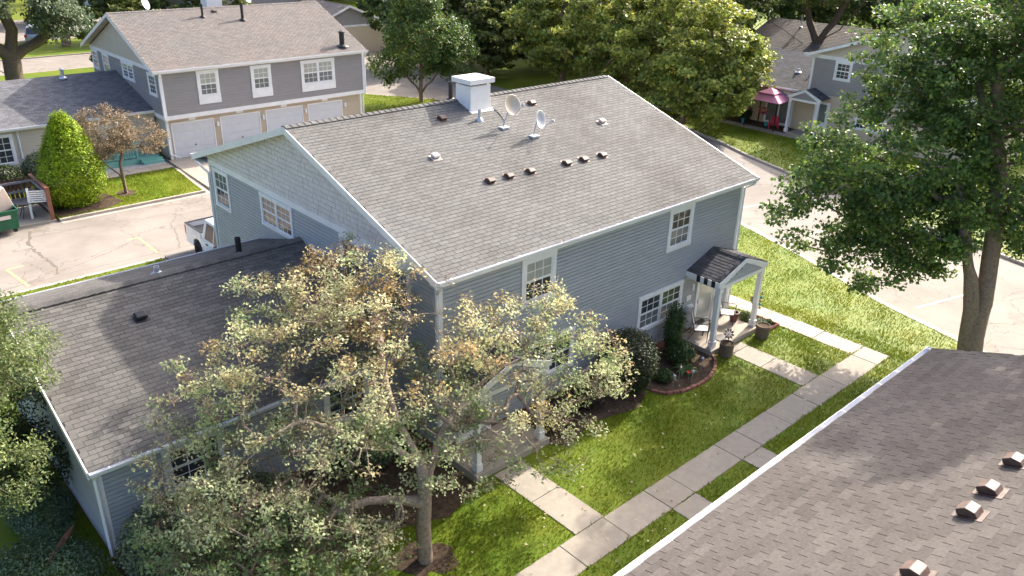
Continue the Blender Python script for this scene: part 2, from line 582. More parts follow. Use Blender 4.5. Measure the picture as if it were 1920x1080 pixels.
def crack(pts, w, name='road_crack', m='crack'):
    P = [np.array(p, float) for p in pts]
    Q = []
    for a, b in zip(P[:-1], P[1:]):
        n = max(2, int(np.linalg.norm(b - a) / .16))
        for k in range(n):
            Q.append(a + (b - a) * k / n + RNG.normal(0, .045, 2))
    Q.append(P[-1])
    O = []
    for i, p in enumerate(Q):
        t = Q[min(i + 1, len(Q) - 1)] - Q[max(i - 1, 0)]
        t = t / (np.linalg.norm(t) + 1e-9)
        nn = np.array([t[1], -t[0]])
        ww = w * RNG.uniform(.35, 1.3)
        O.append((p + nn * ww / 2, p - nn * ww / 2))
    bm = B()
    for (a, b), (c, d) in zip(O[:-1], O[1:]):
        bm.add([(a[0], a[1], ZR + .003), (b[0], b[1], ZR + .003), (d[0], d[1], ZR + .003), (c[0], c[1], ZR + .003)], [(0, 1, 2, 3)])
    return struct(bm.ob(name, MT[m]))


crack([(-3.27, 24.9), (-3.65, 23.57), (-3.73, 22.34), (-3.66, 21.06), (-3.6, 20.11), (-3.75, 19.2)], .13)
crack([(-6, 18.75), (-5.22, 18.97), (-2.91, 19.73), (-1.9, 20.11), (-.5, 20.78)], .035)
crack([(-10, 18.9), (-4, 19.0), (3, 18.95)], .03)
crack([(-3.6, 20.3), (-4.6, 20.2), (-5.0, 19.4)], .035)
crack([(-3.5, 24.1), (-1, 24.0), (2, 23.3), (4.3, 23.9)], .03)
crack([(.9, 18.9), (1.53, 20.5), (1.81, 22.0), (2.53, 22.96), (4.24, 22.89), (6, 23.4)], .05)
crack([(2.5, 24.6), (4, 24.2), (4.6, 24.9)], .05)
crack([(2.9, 24.9), (3.4, 24.1), (4.4, 24.4), (5.2, 24.0)], .045)
crack([(21.3, -.6), (24, .5), (26, -.2), (29.5, 1.5)], .05)
crack([(23, 6), (25, 4.6), (27.5, 4.9)], .04)
crack([(20, -6), (22, -7.5), (23.5, -6.3), (26, -7)], .05)
crack([(25, 14), (28, 11), (30, 6), (28.5, 1)], .05)
crack([(19, -7.5), (20.5, -9), (22, -8.2)], .05)


def blotch(c, r, m='crackdark', n=16, name='road_patch'):
    P = [(c[0] + r * RNG.uniform(.45, 1.15) * math.cos(2 * math.pi * k / n), c[1] + r * .7 * RNG.uniform(.45, 1.15) * math.sin(2 * math.pi * k / n)) for k in range(n)]
    struct(B().add([(p[0], p[1], ZR + .002) for p in P], [tuple(range(n))]).ob(name, MT[m]))


blotch((-3.7, 19.5), .5)
blotch((-4.6, 18.9), .55)
blotch((3.9, 24.5), .7)
blotch((2.2, 24.9), .5)
blotch((-3.0, 24.8), .6)
blotch((20.6, -3.6), .7)
blotch((22.2, -7.2), .8)
blotch((23.0, 1.2), .6)

# front walk: every slab its own piece
walk = struct(B().box(-14, 15.15, -5.33, -4.49, -.13, -.035).ob('front_walk', MT['soil']))


def slab(x0, x1, y0, y1, top=.02):
    g = .008
    t = top + random.uniform(-.006, .006)
    return B().box(x0 + g, x1 - g, y0 + g, y1 - g, -.03, t).ob('concrete_slab', MT['concrete'], walk, bevel=.012)


X = [15.2, 14.3, 12.22, 10.5, 8.97, 7.42, 6.40, 4.30, 3.35, 1.8, .3, -1.2, -2.7, -4.2, -5.7, -7.2, -8.7, -10.2]
for a, b in zip(X[1:], X[:-1]):
    slab(a, b, -5.37, -4.45)
for x0, x1 in ((6.40, 7.33), (3.33, 4.30)):
    slab(x0, x1, -6.45, -5.37)
    slab(x0, x1, -7.6, -6.45)
for y0, y1 in ((-4.45, -3.0), (-3.0, -2.0), (-2.0, -.9), (-.9, .2), (.2, 1.3)):
    slab(14.3, 15.2, y0, y1)
for y0, y1 in ((-4.45, -2.93), (-2.93, -1.83), (-1.83, -1.5)):
    slab(11.15, 12.15, y0, y1)
    slab(.85, 1.85, y0, y1)


# ================================================================== HOUSE KIT
def frame(u, n):
    u = np.array(u, float)
    n = np.array(n, float)
    return u, np.array([0, 0, 1.0]), n


def window(house, o, u, n, w, h, cols=1, glass=('glass', 'glass'), trim=.12, head=.0, panel=0, grid=(3, 2), muntins=True, slider=False):
    """double-hung window: o = lower left corner of the outer trim on the wall plane, u along the wall, n outwards"""
    u, z, n = frame(u, n)
    o = np.array(o, float)
    bm = B()
    bb = trim + panel
    bm.obox(o, u, z, n, 0, trim, bb, h - trim, .0, .055)
    bm.obox(o, u, z, n, w - trim, w, bb, h - trim, .0, .055)
    bm.obox(o, u, z, n, -.01, w + .01, h - trim, h + head, .0, .062)
    bm.obox(o, u, z, n, -.01, w + .01, 0, bb, .0, .062)
    bm.obox(o, u, z, n, trim - .01, w - trim + .01, bb - .035, bb + .005, .062, .09)
    iw = (w - 2 * trim) / cols
    for k in range(1, cols):
        bm.obox(o, u, z, n, trim + iw * k - .04, trim + iw * k + .04, bb, h - trim, .0, .053)
    win = bm.ob('window', MT['white'], house)
    if panel:
        pb = B()
        pb.obox(o, u, z, n, trim * .9, w - trim * .9, trim * .55, bb - .06, .062, .068)
        pb.ob('panel', MT['white'], win)
    for k in range(cols):
        a0 = trim + iw * k + (.04 if k else 0)
        a1 = trim + iw * (k + 1) - (.04 if k < cols - 1 else 0)
        mid = (bb + h - trim) / 2
        for j, (b0, b1) in enumerate(((bb, mid), (mid, h - trim))):
            d = .012 if j == 0 else .022
            s = .035
            sb = B()
            sb.obox(o, u, z, n, a0, a0 + s, b0, b1, d, d + .022)
            sb.obox(o, u, z, n, a1 - s, a1, b0, b1, d, d + .022)
            sb.obox(o, u, z, n, a0 + s, a1 - s, b0, b0 + s, d, d + .022)
            sb.obox(o, u, z, n, a0 + s, a1 - s, b1 - s, b1, d, d + .022)
            sb.ob('sash', MT['white'], win)
            B().obox(o, u, z, n, a0 + s - .004, a1 - s + .004, b0 + s - .004, b1 - s + .004, d - .006, d + .006).ob('pane', MT[glass[j]], win)
            if muntins:
                gb = B()
                for q in range(1, grid[0]):
                    c = a0 + s + (a1 - a0 - 2 * s) * q / grid[0]
                    gb.obox(o, u, z, n, c - .011, c + .011, b0 + s, b1 - s, d + .006, d + .012)
                for q in range(1, grid[1]):
                    c = b0 + s + (b1 - b0 - 2 * s) * q / grid[1]
                    gb.obox(o, u, z, n, a0 + s, a1 - s, c - .011, c + .011, d + .0065, d + .0115)
                gb.ob('grille', MT['white'], win)
    return win


def boards(wall, o, u, n, w, z0, z1, exp, m, openings=(), top=None, single=True, t0=.028):
    """lap siding on a wall plane. openings: (s0,s1,z0,z1). top(z)->(s0,s1) clips to a gable"""
    u, z, n = frame(u, n)
    o = np.array(o, float)
    rows = int(math.ceil((z1 - z0) / exp - 1e-6))
    stuff = B()
    for j in range(rows):
        a, b = z0 + j * exp, min(z0 + (j + 1) * exp, z1)
        s0, s1 = (0, w)
        if top:
            s0, s1 = top((a + b) / 2)
            if s1 - s0 < .05:
                continue
        seg = [(s0, s1)]
        for (p0, p1, q0, q1) in openings:
            if q0 < b - .01 and q1 > a + .01:
                ns = []
                for c, d in seg:
                    if p1 <= c or p0 >= d:
                        ns.append((c, d))
                    else:
                        if p0 > c:
                            ns.append((c, p0))
                        if p1 < d:
                            ns.append((p1, d))
                seg = ns
        if w > 4:
            ns = []
            for c, d in seg:
                k = math.ceil((c - (j // 2 % 3) * 1.22 - .6) / 3.66)
                q = c
                while k * 3.66 + (j // 2 % 3) * 1.22 + .6 < d - .3:
                    e = k * 3.66 + (j // 2 % 3) * 1.22 + .6
                    if e > q + .3:
                        ns.append((q, e - .003))
                        q = e + .003
                    k += 1
                ns.append((q, d))
            seg = ns
        for c, d in seg:
            if d - c < .02:
                continue
            bm = B() if single else stuff
            # wedge profile: thick at the lower edge
            P = [o + u * s + z * zz + n * tt for s in (c, d) for zz, tt in ((a, 0), (a + .003, t0), (b - exp * .17, t0 * .82), (b - exp * .12, 0))]
            bm.add(P, [(0, 1, 2, 3), (7, 6, 5, 4), (1, 5, 6, 2), (0, 4, 5, 1), (2, 6, 7, 3), (4, 0, 3, 7)])
            if single:
                bm.ob('siding_board', m, wall)
    if not single and stuff.v:
        r = stuff.ob('siding', m, wall)
        r['kind'] = 'stuff'


def tabs(roof, o, u, v, width, length, m, tab=.305, exp=.142, single=300, name='shingle', clip=None, th=.012, deck=None):
    """three-tab shingles on a roof plane; the ones that show largest are single pieces, the rest one mesh"""
    o = np.array(o, float)
    u = np.array(u, float)
    v = np.array(v, float)
    n = np.cross(u, v)
    n /= np.linalg.norm(n)
    if n[2] < 0:
        n = -n
    g = .005
    rows = int(math.ceil(length / exp))
    full, part = [], []
    for j in range(rows):
        off = (j % 2) * tab / 2 + ((j // 2) % 3) * .02
        k = -1
        while True:
            a = off + k * tab
            k += 1
            if a > width:
                break
            a0, a1 = max(a, 0) + g, min(a + tab, width) - g
            if a1 - a0 < .03:
                continue
            b0, b1 = j * exp, min((j + 1) * exp + .012, length)
            if clip and not clip((a0 + a1) / 2, b0):
                continue
            jit = RNG.uniform(-.007, .007)
            if a0 == a + g and a1 == a + tab - g and b1 == (j + 1) * exp + .012:
                full.append((a0, b0 + jit))
            else:
                part.append((a0, a1, b0, b1))
    idx = set()
    if single:
        sc = []
        for i, (a, b) in enumerate(full):
            x, y, zz = project(o + u * (a + tab / 2) + v * b)
            if 5 < x < 1915 and 5 < y < 1075:
                sc.append((zz, i))
        sc.sort()
        idx = {i for _, i in sc[:single]}
    w, h = tab - 2 * g, exp + .012
    wed = [(0, 0, 0), (w, 0, 0), (w, h, 0), (0, h, 0), (0, 0, th), (w, 0, th), (w, h, .003), (0, h, .003)]
    FC = [(0, 3, 2, 1), (4, 5, 6, 7), (0, 1, 5, 4), (1, 2, 6, 5), (2, 3, 7, 6), (3, 0, 4, 7)]
    if idx:
        me = B().add(wed, FC).mesh(name, m)
        R = Matrix((u, v, n)).transposed().to_4x4()
        for i in idx:
            a, b = full[i]
            ob_ = bpy.data.objects.new(name, me)
            COL.objects.link(ob_)
            ob_.parent = roof
            R.translation = Vector(o + u * a + v * b)
            ob_.matrix_local = R
    st = B()
    for i, (a, b) in enumerate(full):
        if i not in idx:
            st.add([o + u * (a + p[0]) + v * (b + p[1]) + n * p[2] for p in wed], FC)
    for a0, a1, b0, b1 in part:
        st.add([o + u * a + v * b + n * c for c, q in ((0, 0), (th, 1)) for a, b in ((a0, b0), (a1, b0), (a1, b1), (a0, b1))],
               FC)
    if st.v:
        r = st.ob(name + 's', m, roof)
        r['kind'] = 'stuff'


def ridge_caps(roof, p0, p1, slope, m, step=.145, half=.15, single=True, th=.014, rise=.012, name='ridge_cap'):
    """bent cap tabs lying over a ridge from p0 to p1"""
    p0, p1 = np.array(p0, float), np.array(p1, float)
    L = np.linalg.norm(p1 - p0)
    t = (p1 - p0) / L
    s = np.array([-t[1], t[0], 0])
    n = int(L / step)
    st = B()
    ca = 1 / math.sqrt(1 + slope * slope)
    for k in range(n):
        bm = B() if single else st
        A = p0 + t * (k * step)
        C = p0 + t * ((k + 1) * step + .02)
        V = []
        for q, zz in ((A, rise + th), (C, rise)):
            for w in (-half, -.03, .03, half):
                d = abs(w) if abs(w) > .05 else .012
                for e in (0, th):
                    V.append(q + s * (w * ca) + np.array([0, 0, zz + e - d * slope * ca]))
        F = []
        for i in range(3):
            F += [(2 * i + 1, 2 * i + 3, 8 + 2 * i + 3, 8 + 2 * i + 1), (2 * i, 8 + 2 * i, 8 + 2 * i + 2, 2 * i + 2), (2 * i, 2 * i + 2, 2 * i + 3, 2 * i + 1), (8 + 2 * i, 8 + 2 * i + 1, 8 + 2 * i + 3, 8 + 2 * i + 2)]
        F += [(0, 1, 9, 8), (6, 14, 15, 7)]
        bm.add(V, F)
        if single:
            bm.ob(name, m, roof)
    if not single:
        st.ob(name + 's', m, roof)['kind'] = 'stuff'


def gutter(house, p0, p1, out, m='gutter', size=.11, straps=0):
    """open K gutter trough along p0-p1, out = outward horizontal unit"""
    p0, p1, out = (np.array(q, float) for q in (p0, p1, out))
    up = np.array([0, 0, 1.0])
    t = .008
    prof = [(0, 0), (0, -size), (size * .75, -size), (size, -size * .3), (size, 0), (size - t, 0), (size - t, -size * .3), (size * .75 - t, -size + t), (t, -size + t), (t, 0)]
    g = B().prism([p0 + out * a + up * b for a, b in prof], p1 - p0)
    e = (p1 - p0) / np.linalg.norm(p1 - p0)
    for q in (p0, p1 - e * .006):
        g.prism([q + out * a + up * b for a, b in ((0, 0), (0, -size), (size * .75, -size), (size, -size * .3), (size, 0))], e * .006)
    o = g.ob('gutter', MT[m], house)
    if straps:
        L = np.linalg.norm(p1 - p0)
        k = .4
        while k < L:
            q = p0 + e * k
            B().obox(q, e, out, up, -.012, .012, 0, size, -.006, .002).ob('gutter_strap', MT[m], o)
            k += straps
    return o


def downspout(house, pts, m='gutter', r=.035):
    return B().tube(pts, r * 1.3, 4).ob('downspout', MT[m], house)


def mushroom_vent(house, p, slope, m='vent', s=1.0, axis='y', sg=-1):
    """slant-top static roof vent on a roof falling towards sg*axis"""
    a = math.atan(slope)
    if axis == 'y':
        v = np.array([0, sg * math.cos(a), -math.sin(a)])
        u = np.array([1.0, 0, 0])
    else:
        v = np.array([sg * math.cos(a), 0, -math.sin(a)])
        u = np.array([0, 1.0, 0])
    n = np.cross(u, v)
    if n[2] < 0:
        n = -n
    p = np.array(p, float)
    b = B()
    w = .125 * s
    hood = [(-.13, .02), (-.10, .10), (.02, .155), (.15, .115), (.15, .045), (.12, .03)]
    P = [p - u * w + v * (q * s) + n * (h * s) for q, h in hood]
    b.prism(P, u * 2 * w)
    vn = b.ob('roof_vent', MT[m], house, bevel=.008)
    B().obox(p, u, v, n, -w * 1.35, w * 1.35, -.2 * s, .2 * s, .013, .02).ob('flashing', MT[m], vn)
    B().obox(p, u, v, n, -w * .85, w * .85, -.08 * s, .135 * s, .02, .05).ob('throat', MT['darkgap'], vn)
    return vn


def box_vent(house, p, slope, m, s=1.0):
    a = math.atan(slope)
    v = np.array([0, -math.cos(a), -math.sin(a)])
    u = np.array([1.0, 0, 0])
    n = np.array([0, -math.sin(a), math.cos(a)])
    p = np.array(p, float)
    b = B()
    w, d = .15 * s, .13 * s
    lo = [p + u * x * w + v * y * d + n * .06 for x, y in ((-1, -1), (1, -1), (1, 1), (-1, 1))]
    hi = [p + u * x * w * .8 + v * y * d * .8 + n * .13 for x, y in ((-1, -1), (1, -1), (1, 1), (-1, 1))]
    b.add(lo + hi, [(0, 3, 2, 1), (4, 5, 6, 7), (0, 1, 5, 4), (1, 2, 6, 5), (2, 3, 7, 6), (3, 0, 4, 7)])
    vn = b.ob('roof_vent', m, house, bevel=.015)
    B().obox(p, u, v, n, -w * 1.2, w * 1.2, -d * 1.2, d * 1.5, .013, .02).ob('flashing', m, vn)
    B().obox(p, u, v, n, -w * .75, w * .75, -d * .75, d * .75, .02, .06).ob('throat', MT['darkgap'], vn)
    return vn


def pipe(house, p, h, r, m, cap=False, name='vent_pipe', collar=True):
    b = B()
    p = np.array(p, float)
    b.lathe(p, [(r, -.1), (r, h), (r * .82, h), (r * .82, h - .08)], 14, caps=False)
    b.lathe(p + np.array([0, 0, h - .085]), [(r * .82, 0), (r * .82, .004)], 14)
    o = b.ob(name, m, house, smooth=False)
    if collar:
        B().lathe(p, [(r * 2.6, -.03), (r * 2.3, .03), (r * 1.2, .10)], 14).ob('flashing', m, o)
    if cap:
        B().lathe(p + np.array([0, 0, h]), [(r * 1.5, .03), (r * 1.5, .07), (r * .3, .14)], 14).ob('cap', m, o)
    return o


def porch(house, x0, x1, yf, z_e, z_r, sideL=.06, shingle='shingle_dark', wallmat='siding', single=80, posts=True):
    """gable porch roof on the front wall (y=0) with two posts; ridge runs away from the wall"""
    cx = (x0 + x1) / 2
    half = (x1 - x0) / 2
    sl = (z_r - z_e) / half
    L = math.hypot(half, z_r - z_e)
    rf = B()
    rf.prism([(x0, yf, z_e), (cx, yf, z_r), (x1, yf, z_e), (x1, yf, z_e - .03), (cx, yf, z_r - .03), (x0, yf, z_e - .03)], (0, -yf - .02, 0))
    roof = rf.ob('porch_roof', MT['deck'], house)
    ul = np.array([0, 1.0, 0])
    vL = np.array([half, 0, z_r - z_e]) / L
    vR = np.array([-half, 0, z_r - z_e]) / L
    tabs(roof, (x0, yf, z_e), ul, vL, -yf - .02, L, MT[shingle], single=single)
    tabs(roof, (x1, yf, z_e), ul, vR, -yf - .02, L, MT[shingle], single=single)
    ridge_caps(roof, (cx, yf, z_r), (cx, -.03, z_r), sl, MT[shingle], single=True)
    # fascia, rake boards, beam, tympanum
    B().prism([(x0 + .005, yf - .03, z_e - .17), (x0 + .005, yf - .03, z_e - .02), (cx, yf - .03, z_r - .005), (x1 - .005, yf - .03, z_e - .02), (x1 - .005, yf - .03, z_e - .17), (x1 - .2, yf - .03, z_e - .17),
               (cx, yf - .03, z_r - .16), (x0 + .2, yf - .03, z_e - .17)], (0, .03, 0)).ob('rake_board', MT['white'], house)
    B().box(x0 - .025, x0 + .003, yf - .03, -.02, z_e - .17, z_e - .01).ob('fascia', MT['white'], house)
    B().box(x1 - .003, x1 + .025, yf - .03, -.02, z_e - .17, z_e - .01).ob('fascia', MT['white'], house)
    B().box(x0 + .1, x1 - .1, yf + .005, yf + .14, z_e - .30, z_e - .172).ob('beam', MT['white'], house)
    B().box(x0 + .1, x0 + .22, yf + .145, -.02, z_e - .30, z_e - .175).ob('beam', MT['white'], house)
    B().box(x1 - .22, x1 - .1, yf + .145, -.02, z_e - .30, z_e - .175).ob('beam', MT['white'], house)
    ty = B().prism([(x0 + .2, yf + .005, z_e - .172), (cx, yf + .005, z_r - .14), (x1 - .2, yf + .005, z_e - .172)], (0, .06, 0)).ob('porch_gable', MT[wallmat], house)
    boards(ty, (x0 + .2, yf + .004, 0), (1, 0, 0), (0, -1, 0), x1 - x0 - .4, z_e - .16, z_r - .16, .1, MT[wallmat],
           top=lambda zz: ((zz - z_e + .17) / sl, (x1 - x0 - .4) - (zz - z_e + .17) / sl), single=True)
    B().box(x0 + .23, x1 - .23, yf + .15, -.03, z_e - .20, z_e - .18).ob('soffit', MT['white'], house)
    if posts:
        for px in (x0 + .19, x1 - .19):
            b = B()
            b.box(px - .075, px + .075, yf + .01, yf + .16, .19, z_e - .3)
            po = b.ob('post', MT['white'], house)
            B().box(px - .1, px + .1, yf - .015, yf + .185, .185, .42).ob('post_base', MT['white'], po, bevel=.01)
            B().box(px - .095, px + .095, yf - .01, yf + .18, z_e - .42, z_e - .302).ob('post_cap', MT['white'], po)


def front_door(house, x0, x1, y=0.0, z0=.2, h=2.0, axis=(1, 0, 0), n=(0, -1, 0), storm=True):
    o = np.array([x0, y, z0]) if axis[0] else np.array([y, x0, z0])
    u, z, n = frame(axis, n)
    w = abs(x1 - x0)
    b = B()
    b.obox(o, u, z, n, -.1, 0, 0, h + .1, 0, .06)
    b.obox(o, u, z, n, w, w + .1, 0, h + .1, 0, .06)
    b.obox(o, u, z, n, 0, w, h, h + .1, 0, .06)
    d = b.ob('door', MT['white'], house)
    B().obox(o, u, z, n, .003, w - .003, .003, h - .003, 0, .03).ob('door_leaf', MT['door'], d)
    B().obox(o, u, z, n, .1, w - .1, .22, h - .12, .03, .036).ob('pane', MT['storm' if storm else 'glass'], d)
    B().obox(o, u, z, n, .04, .075, .95, 1.1, .03, .07).ob('handle', MT['galv'], d)
    return d


# ================================================================== NEAR HOUSE (two storeys with a low wing)
HE, HR, W0, W1, YB, XR = 5.35, 7.66, .3, 13.36, 12.9, 13.584
YC = 6.6
SL = (HR - HE) / (YC + .35)
YBE = YC + (HR - HE) / SL
house = thing('townhouse', 'blue-grey two-storey house with grey shingle roof and low wing in the centre', 'house')
B().box(W0 + .03, W1 - .03, .03, YB - .03, .3, HE - .12).prism([(W0 + .03, .03, HE - .12), (W0 + .03, YC, HR - .16), (W0 + .03, YB - .03, HE - .12)], (W1 - W0 - .06, 0, 0)).ob('wall_core', MT['siding'], house)
B().box(W0 + .01, W1 - .01, .012, YB - .012, -.02, .31).ob('foundation', MT['brick'], house)
front = B().box(W0, W1, 0, .029, .3, HE - .2).ob('front_wall', MT['siding'], house)
FO = [(9.33 - W0, 10.586 - W0, 3.57, 5.005), (8.19 - W0, 10.49 - W0, 1.025, 2.33), (3.05 - W0, 4.33 - W0, 3.57, 5.005), (3.15 - W0, 5.25 - W0, 1.025, 2.33), (11.30 - W0, 12.5 - W0, .2, 2.30), (.85 - W0, 2.05 - W0, .2, 2.30)]
boards(front, (W0 + .12, 0, 0), (1, 0, 0), (0, -1, 0), W1 - W0 - .24, .3, HE - .2, .112, MT['siding'], [(a - .12, b - .12, c, d) for a, b, c, d in FO])
side = B().box(W0, W0 + .029, .03, YB, .3, 5.1).ob('side_wall', MT['siding'], house)
# windows of the gable side: (y1,y0,z0,z1), s runs from the back corner towards the front
GW = [(12.6, 11.42, 3.70, 5.09, 1), (9.14, 7.1, 4.0, 5.09, 2), (4.42, 3.36, 3.70, 5.09, 1), (2.25, 1.14, 3.62, 5.09, 1)]
boards(side, (W0, YB - .12, 0), (0, -1, 0), (-1, 0, 0), YB - .24, 2.2, 5.1, .112, MT['siding'], [(YB - .12 - a, YB - .12 - b, c, d) for a, b, c, d, e in GW])
boards(side, (W0, YB - .12, 0), (0, -1, 0), (-1, 0, 0), YB - .24, .3, 2.2, .112, MT['siding'], single=False)
B().box(W1 - .029, W1, .03, YB, .3, 5.1).ob('side_wall', MT['siding'], house)
B().box(W0, W1, YB - .029, YB, .3, HE - .2).ob('back_wall', MT['siding'], house)
# corner boards, bands
for x, y in ((W0, 0), (W1, 0), (W0, YB), (W1, YB)):
    sx = -1 if x == W0 else 1
    sy = -1 if y == 0 else 1
    b = B()
    b.box(*sorted((x + sx * .024, x - sx * .115)), *sorted((y + sy * .024, y + sy * .0)), .3, HE - .2)
    b.box(*sorted((x + sx * .0245, x)), *sorted((y - sy * .001, y - sy * .115)), .3, 5.1)
    b.ob('corner_board', MT['white'], house)
B().box(W0 - .03, W0 + .01, -.02, YB + .02, 5.1, 5.3).ob('gable_band', MT['white'], house)
B().box(W0, W1, -.03, .0, HE - .2, HE - .06).ob('frieze_board', MT['white'], house)
# shake gable
gab = B().prism([(W0 - .0, .12, 5.3), (W0 - .0, YC, 5.3 + (YC - .12) * SL), (W0, YB - .12, 5.3)], (.029, 0, 0)).ob('gable', MT['shake'], house)
exp = .155
rows = int((HR - 5.32) / exp)
pieces = []
for j in range(rows):
    z0 = 5.305 + j * exp
    z1 = z0 + exp
    lo = (z0 - HE + .10) / SL - .3
    hi = 2 * YC - lo
    y = hi
    while y > lo + .05:
        w = random.choice((.13, .17, .20, .24))
        y0 = max(lo, y - w)
        pieces.append((y0, y, z0 + random.uniform(-.008, .008), z1))
        y = y0
st = B()
pieces.sort(key=lambda q: project((W0, q[0], q[2]))[2])
for i, (y0, y1, z0, z1) in enumerate(pieces):
    zt = [min(z1 - .02, HE - .12 + (min(q_, 2 * YC - q_) + .3) * SL) for q_ in (y1, y0)]
    if min(zt) < z0 + .004:
        zt = [max(q_, z0 + .004) for q_ in zt]
    bm = B() if i < 300 else st
    d = .026 + random.uniform(-.004, .006)
    bm.add([(W0, y1 - .014, z0), (W0 - d, y1 - .014, z0), (W0 - d * .8, y1 - .014, zt[0]), (W0, y1 - .014, zt[0] + .003), (W0, y0, z0), (W0 - d, y0, z0), (W0 - d * .8, y0, zt[1]), (W0, y0, zt[1] + .003)],
           [(0, 1, 2, 3), (7, 6, 5, 4), (1, 5, 6, 2), (0, 4, 5, 1), (2, 6, 7, 3), (4, 0, 3, 7)])
    if i < 300:
        bm.ob('shake', MT['shake'], gab)
if st.v:
    st.ob('shakes', MT['shake'], gab)['kind'] = 'stuff'
for y1, y0, z0, z1, c in GW:
    window(house, (W0, y1, z0), (0, -1, 0), (-1, 0, 0), y1 - y0, z1 - z0, c, glass=('glass', 'blind_grey') if c == 1 else ('glass_warm', 'glass_warm'), trim=.11, grid=(3, 2))
window(house, (9.33, 0, 3.57), (1, 0, 0), (0, -1, 0), 1.256, 1.435, 1, glass=('blind_grey', 'glass_warm'), trim=.15)
window(house, (3.05, 0, 3.57), (1, 0, 0), (0, -1, 0), 1.28, 1.435, 1, glass=('glass', 'blind'), trim=.15)
window(house, (8.19, 0, 1.025), (1, 0, 0), (0, -1, 0), 2.3, 1.305, 2, glass=('blind_grey', 'glass'), trim=.13)
window(house, (3.15, 0, 1.025), (1, 0, 0), (0, -1, 0), 2.1, 1.305, 2, glass=('glass', 'glass'), trim=.13)
# main roof
rb = B().prism([(0, -.35, HE), (0, YC, HR), (0, YBE, HE), (0, YBE, HE - .05), (0, YC, HR - .06), (0, -.35, HE - .05)], (XR, 0, 0))
roof = rb.ob('roof', MT['deck'], house)
LV = math.hypot(YC + .35, HR - HE)
vv = np.array([0, YC + .35, HR - HE]) / LV
tabs(roof, (.0, -.37, HE - .004), (1, 0, 0), vv, XR, LV + .01, MT['shingle'], single=300)
vb = np.array([0, -(YC + .35), HR - HE]) / LV
tabs(roof, (-.01, YBE, HE), (1, 0, 0), vb, XR + .02, LV, MT['shingle'], single=0)
ridge_caps(roof, (.0, YC, HR), (XR, YC, HR), SL, MT['shingle'], step=.21, half=.15, th=.02)
# rake boards: gable overhang boxes with soffit
for x0, x1 in ((-.032, -.001), (XR + .001, XR + .032)):
    B().prism([(x0, -.36, HE - .19), (x0, -.36, HE + .006), (x0, YC, HR + .012), (x0, YBE + .01, HE + .006), (x0, YBE + .01, HE - .19), (x0, YC, HR - .19)], (x1 - x0, 0, 0)).ob('rake_board', MT['white'], house)
B().prism([(.03, -.3, HE - .12), (.03, YC, HR - .13), (.03, YBE - .05, HE - .12), (.03, YBE - .05, HE - .135), (.03, YC, HR - .145), (.03, -.3, HE - .135)], (W0 - .055, 0, 0)).ob('soffit', MT['white'], house)
B().box(.03, XR - .03, -.34, -.31, HE - .19, HE - .012).ob('fascia', MT['white'], house)
B().box(.03, XR - .03, -.309, .0, HE - .19, HE - .175).ob('soffit', MT['white'], house)
B().box(.03, XR - .03, YBE - .04, YBE - .01, HE - .19, HE - .012).ob('fascia', MT['white'], house)
B().box(.03, XR - .03, YB, YBE - .041, HE - .19, HE - .175).ob('soffit', MT['white'], house)
gutter(house, (-.02, -.345, HE + .005), (XR + .02, -.345, HE + .005), (0, -1, 0), straps=.75)
gutter(house, (-.02, YBE - .005, HE + .005), (XR + .02, YBE - .005, HE + .005), (0, 1, 0))
downspout(house, [(.1, YBE + .02, HE - .1), (.12, YBE - .05, HE - .3), (.22, YB - .05, HE - .55), (.24, YB + .05, 1.3), (.24, YB + .05, .2)])
downspout(house, [(XR - .1, -.4, HE - .1), (XR - .1, -.35, HE - .22), (W1 + .05, -.05, HE - .42), (W1 + .06, -.05, 1.0), (W1 + .06, -.05, .15)])
downspout(house, [(.12, -.4, HE - .1), (.12, -.3, HE - .25), (W0 - .05, -.05, HE - .5), (W0 - .06, -.06, .2)])
# things on the main roof that belong to it
rz = lambda y: HE + (y + .35) * SL
for x, y in ((4.11, 2.53), (4.84, 2.53), (5.69, 2.52), (7.19, 2.48), (7.93, 2.46), (8.77, 2.44), (4.9, 5.74), (8.73, 5.72)):
    mushroom_vent(house, (x, y, rz(y)), SL, s=.88)
for x, y in ((3.31, 4.01), (10.46, 4.01)):
    box_vent(house, (x, y, rz(y)), SL, MT['cardboard'], .85)
ch = B().box(6.16, 7.0, 5.85, 6.6, rz(5.8), 8.2).ob('chimney', MT['white'], house, bevel=.01)
B().box(6.06, 7.1, 5.75, 6.7, 8.26, 8.42).ob('chimney_cap', MT['white'], ch, bevel=.01)
B().box(6.24, 6.92, 5.93, 6.52, 8.2, 8.26).ob('cap_gap', MT['darkgap'], ch)
B().prism([(6.1, 5.70, rz(5.70) + .016), (6.1, 5.86, rz(5.86) + .016), (6.1, 5.86, rz(5.86) + .024), (6.1, 5.70, rz(5.70) + .024)], (.98, 0, 0)).ob('flashing', MT['white'], ch)
pipe(house, (6.1, 5.33, rz(5.33)), .34, .05, MT['galv'])
pipe(house, (6.43, 7.2, 7.5), .62, .075, MT['black'])
# porches, doors, steps
porch(house, 10.60, 13.42, -1.33, 2.62, 3.12)
porch(house, .34, 2.95, -1.33, 2.62, 3.10)
for a, b in ((10.50, 13.25), (.32, 2.95)):
    B().box(a, b, -1.45, .01, -.02, .19).ob('porch_step', MT['concrete'], house, bevel=.015)
front_door(house, 11.42, 12.38)
front_door(house, .97, 1.93)
# striped valance along the left fascia of the right porch
for k in range(3):
    B().box(10.553, 10.573, -.62 - k * .29, -.48 - k * .29, 2.40, 2.625).ob('valance_stripe', MT['black'], house)
    B().box(10.555, 10.572, -.77 - k * .29, -.625 - k * .29, 2.41, 2.62).ob('valance_stripe', MT['white'], house)
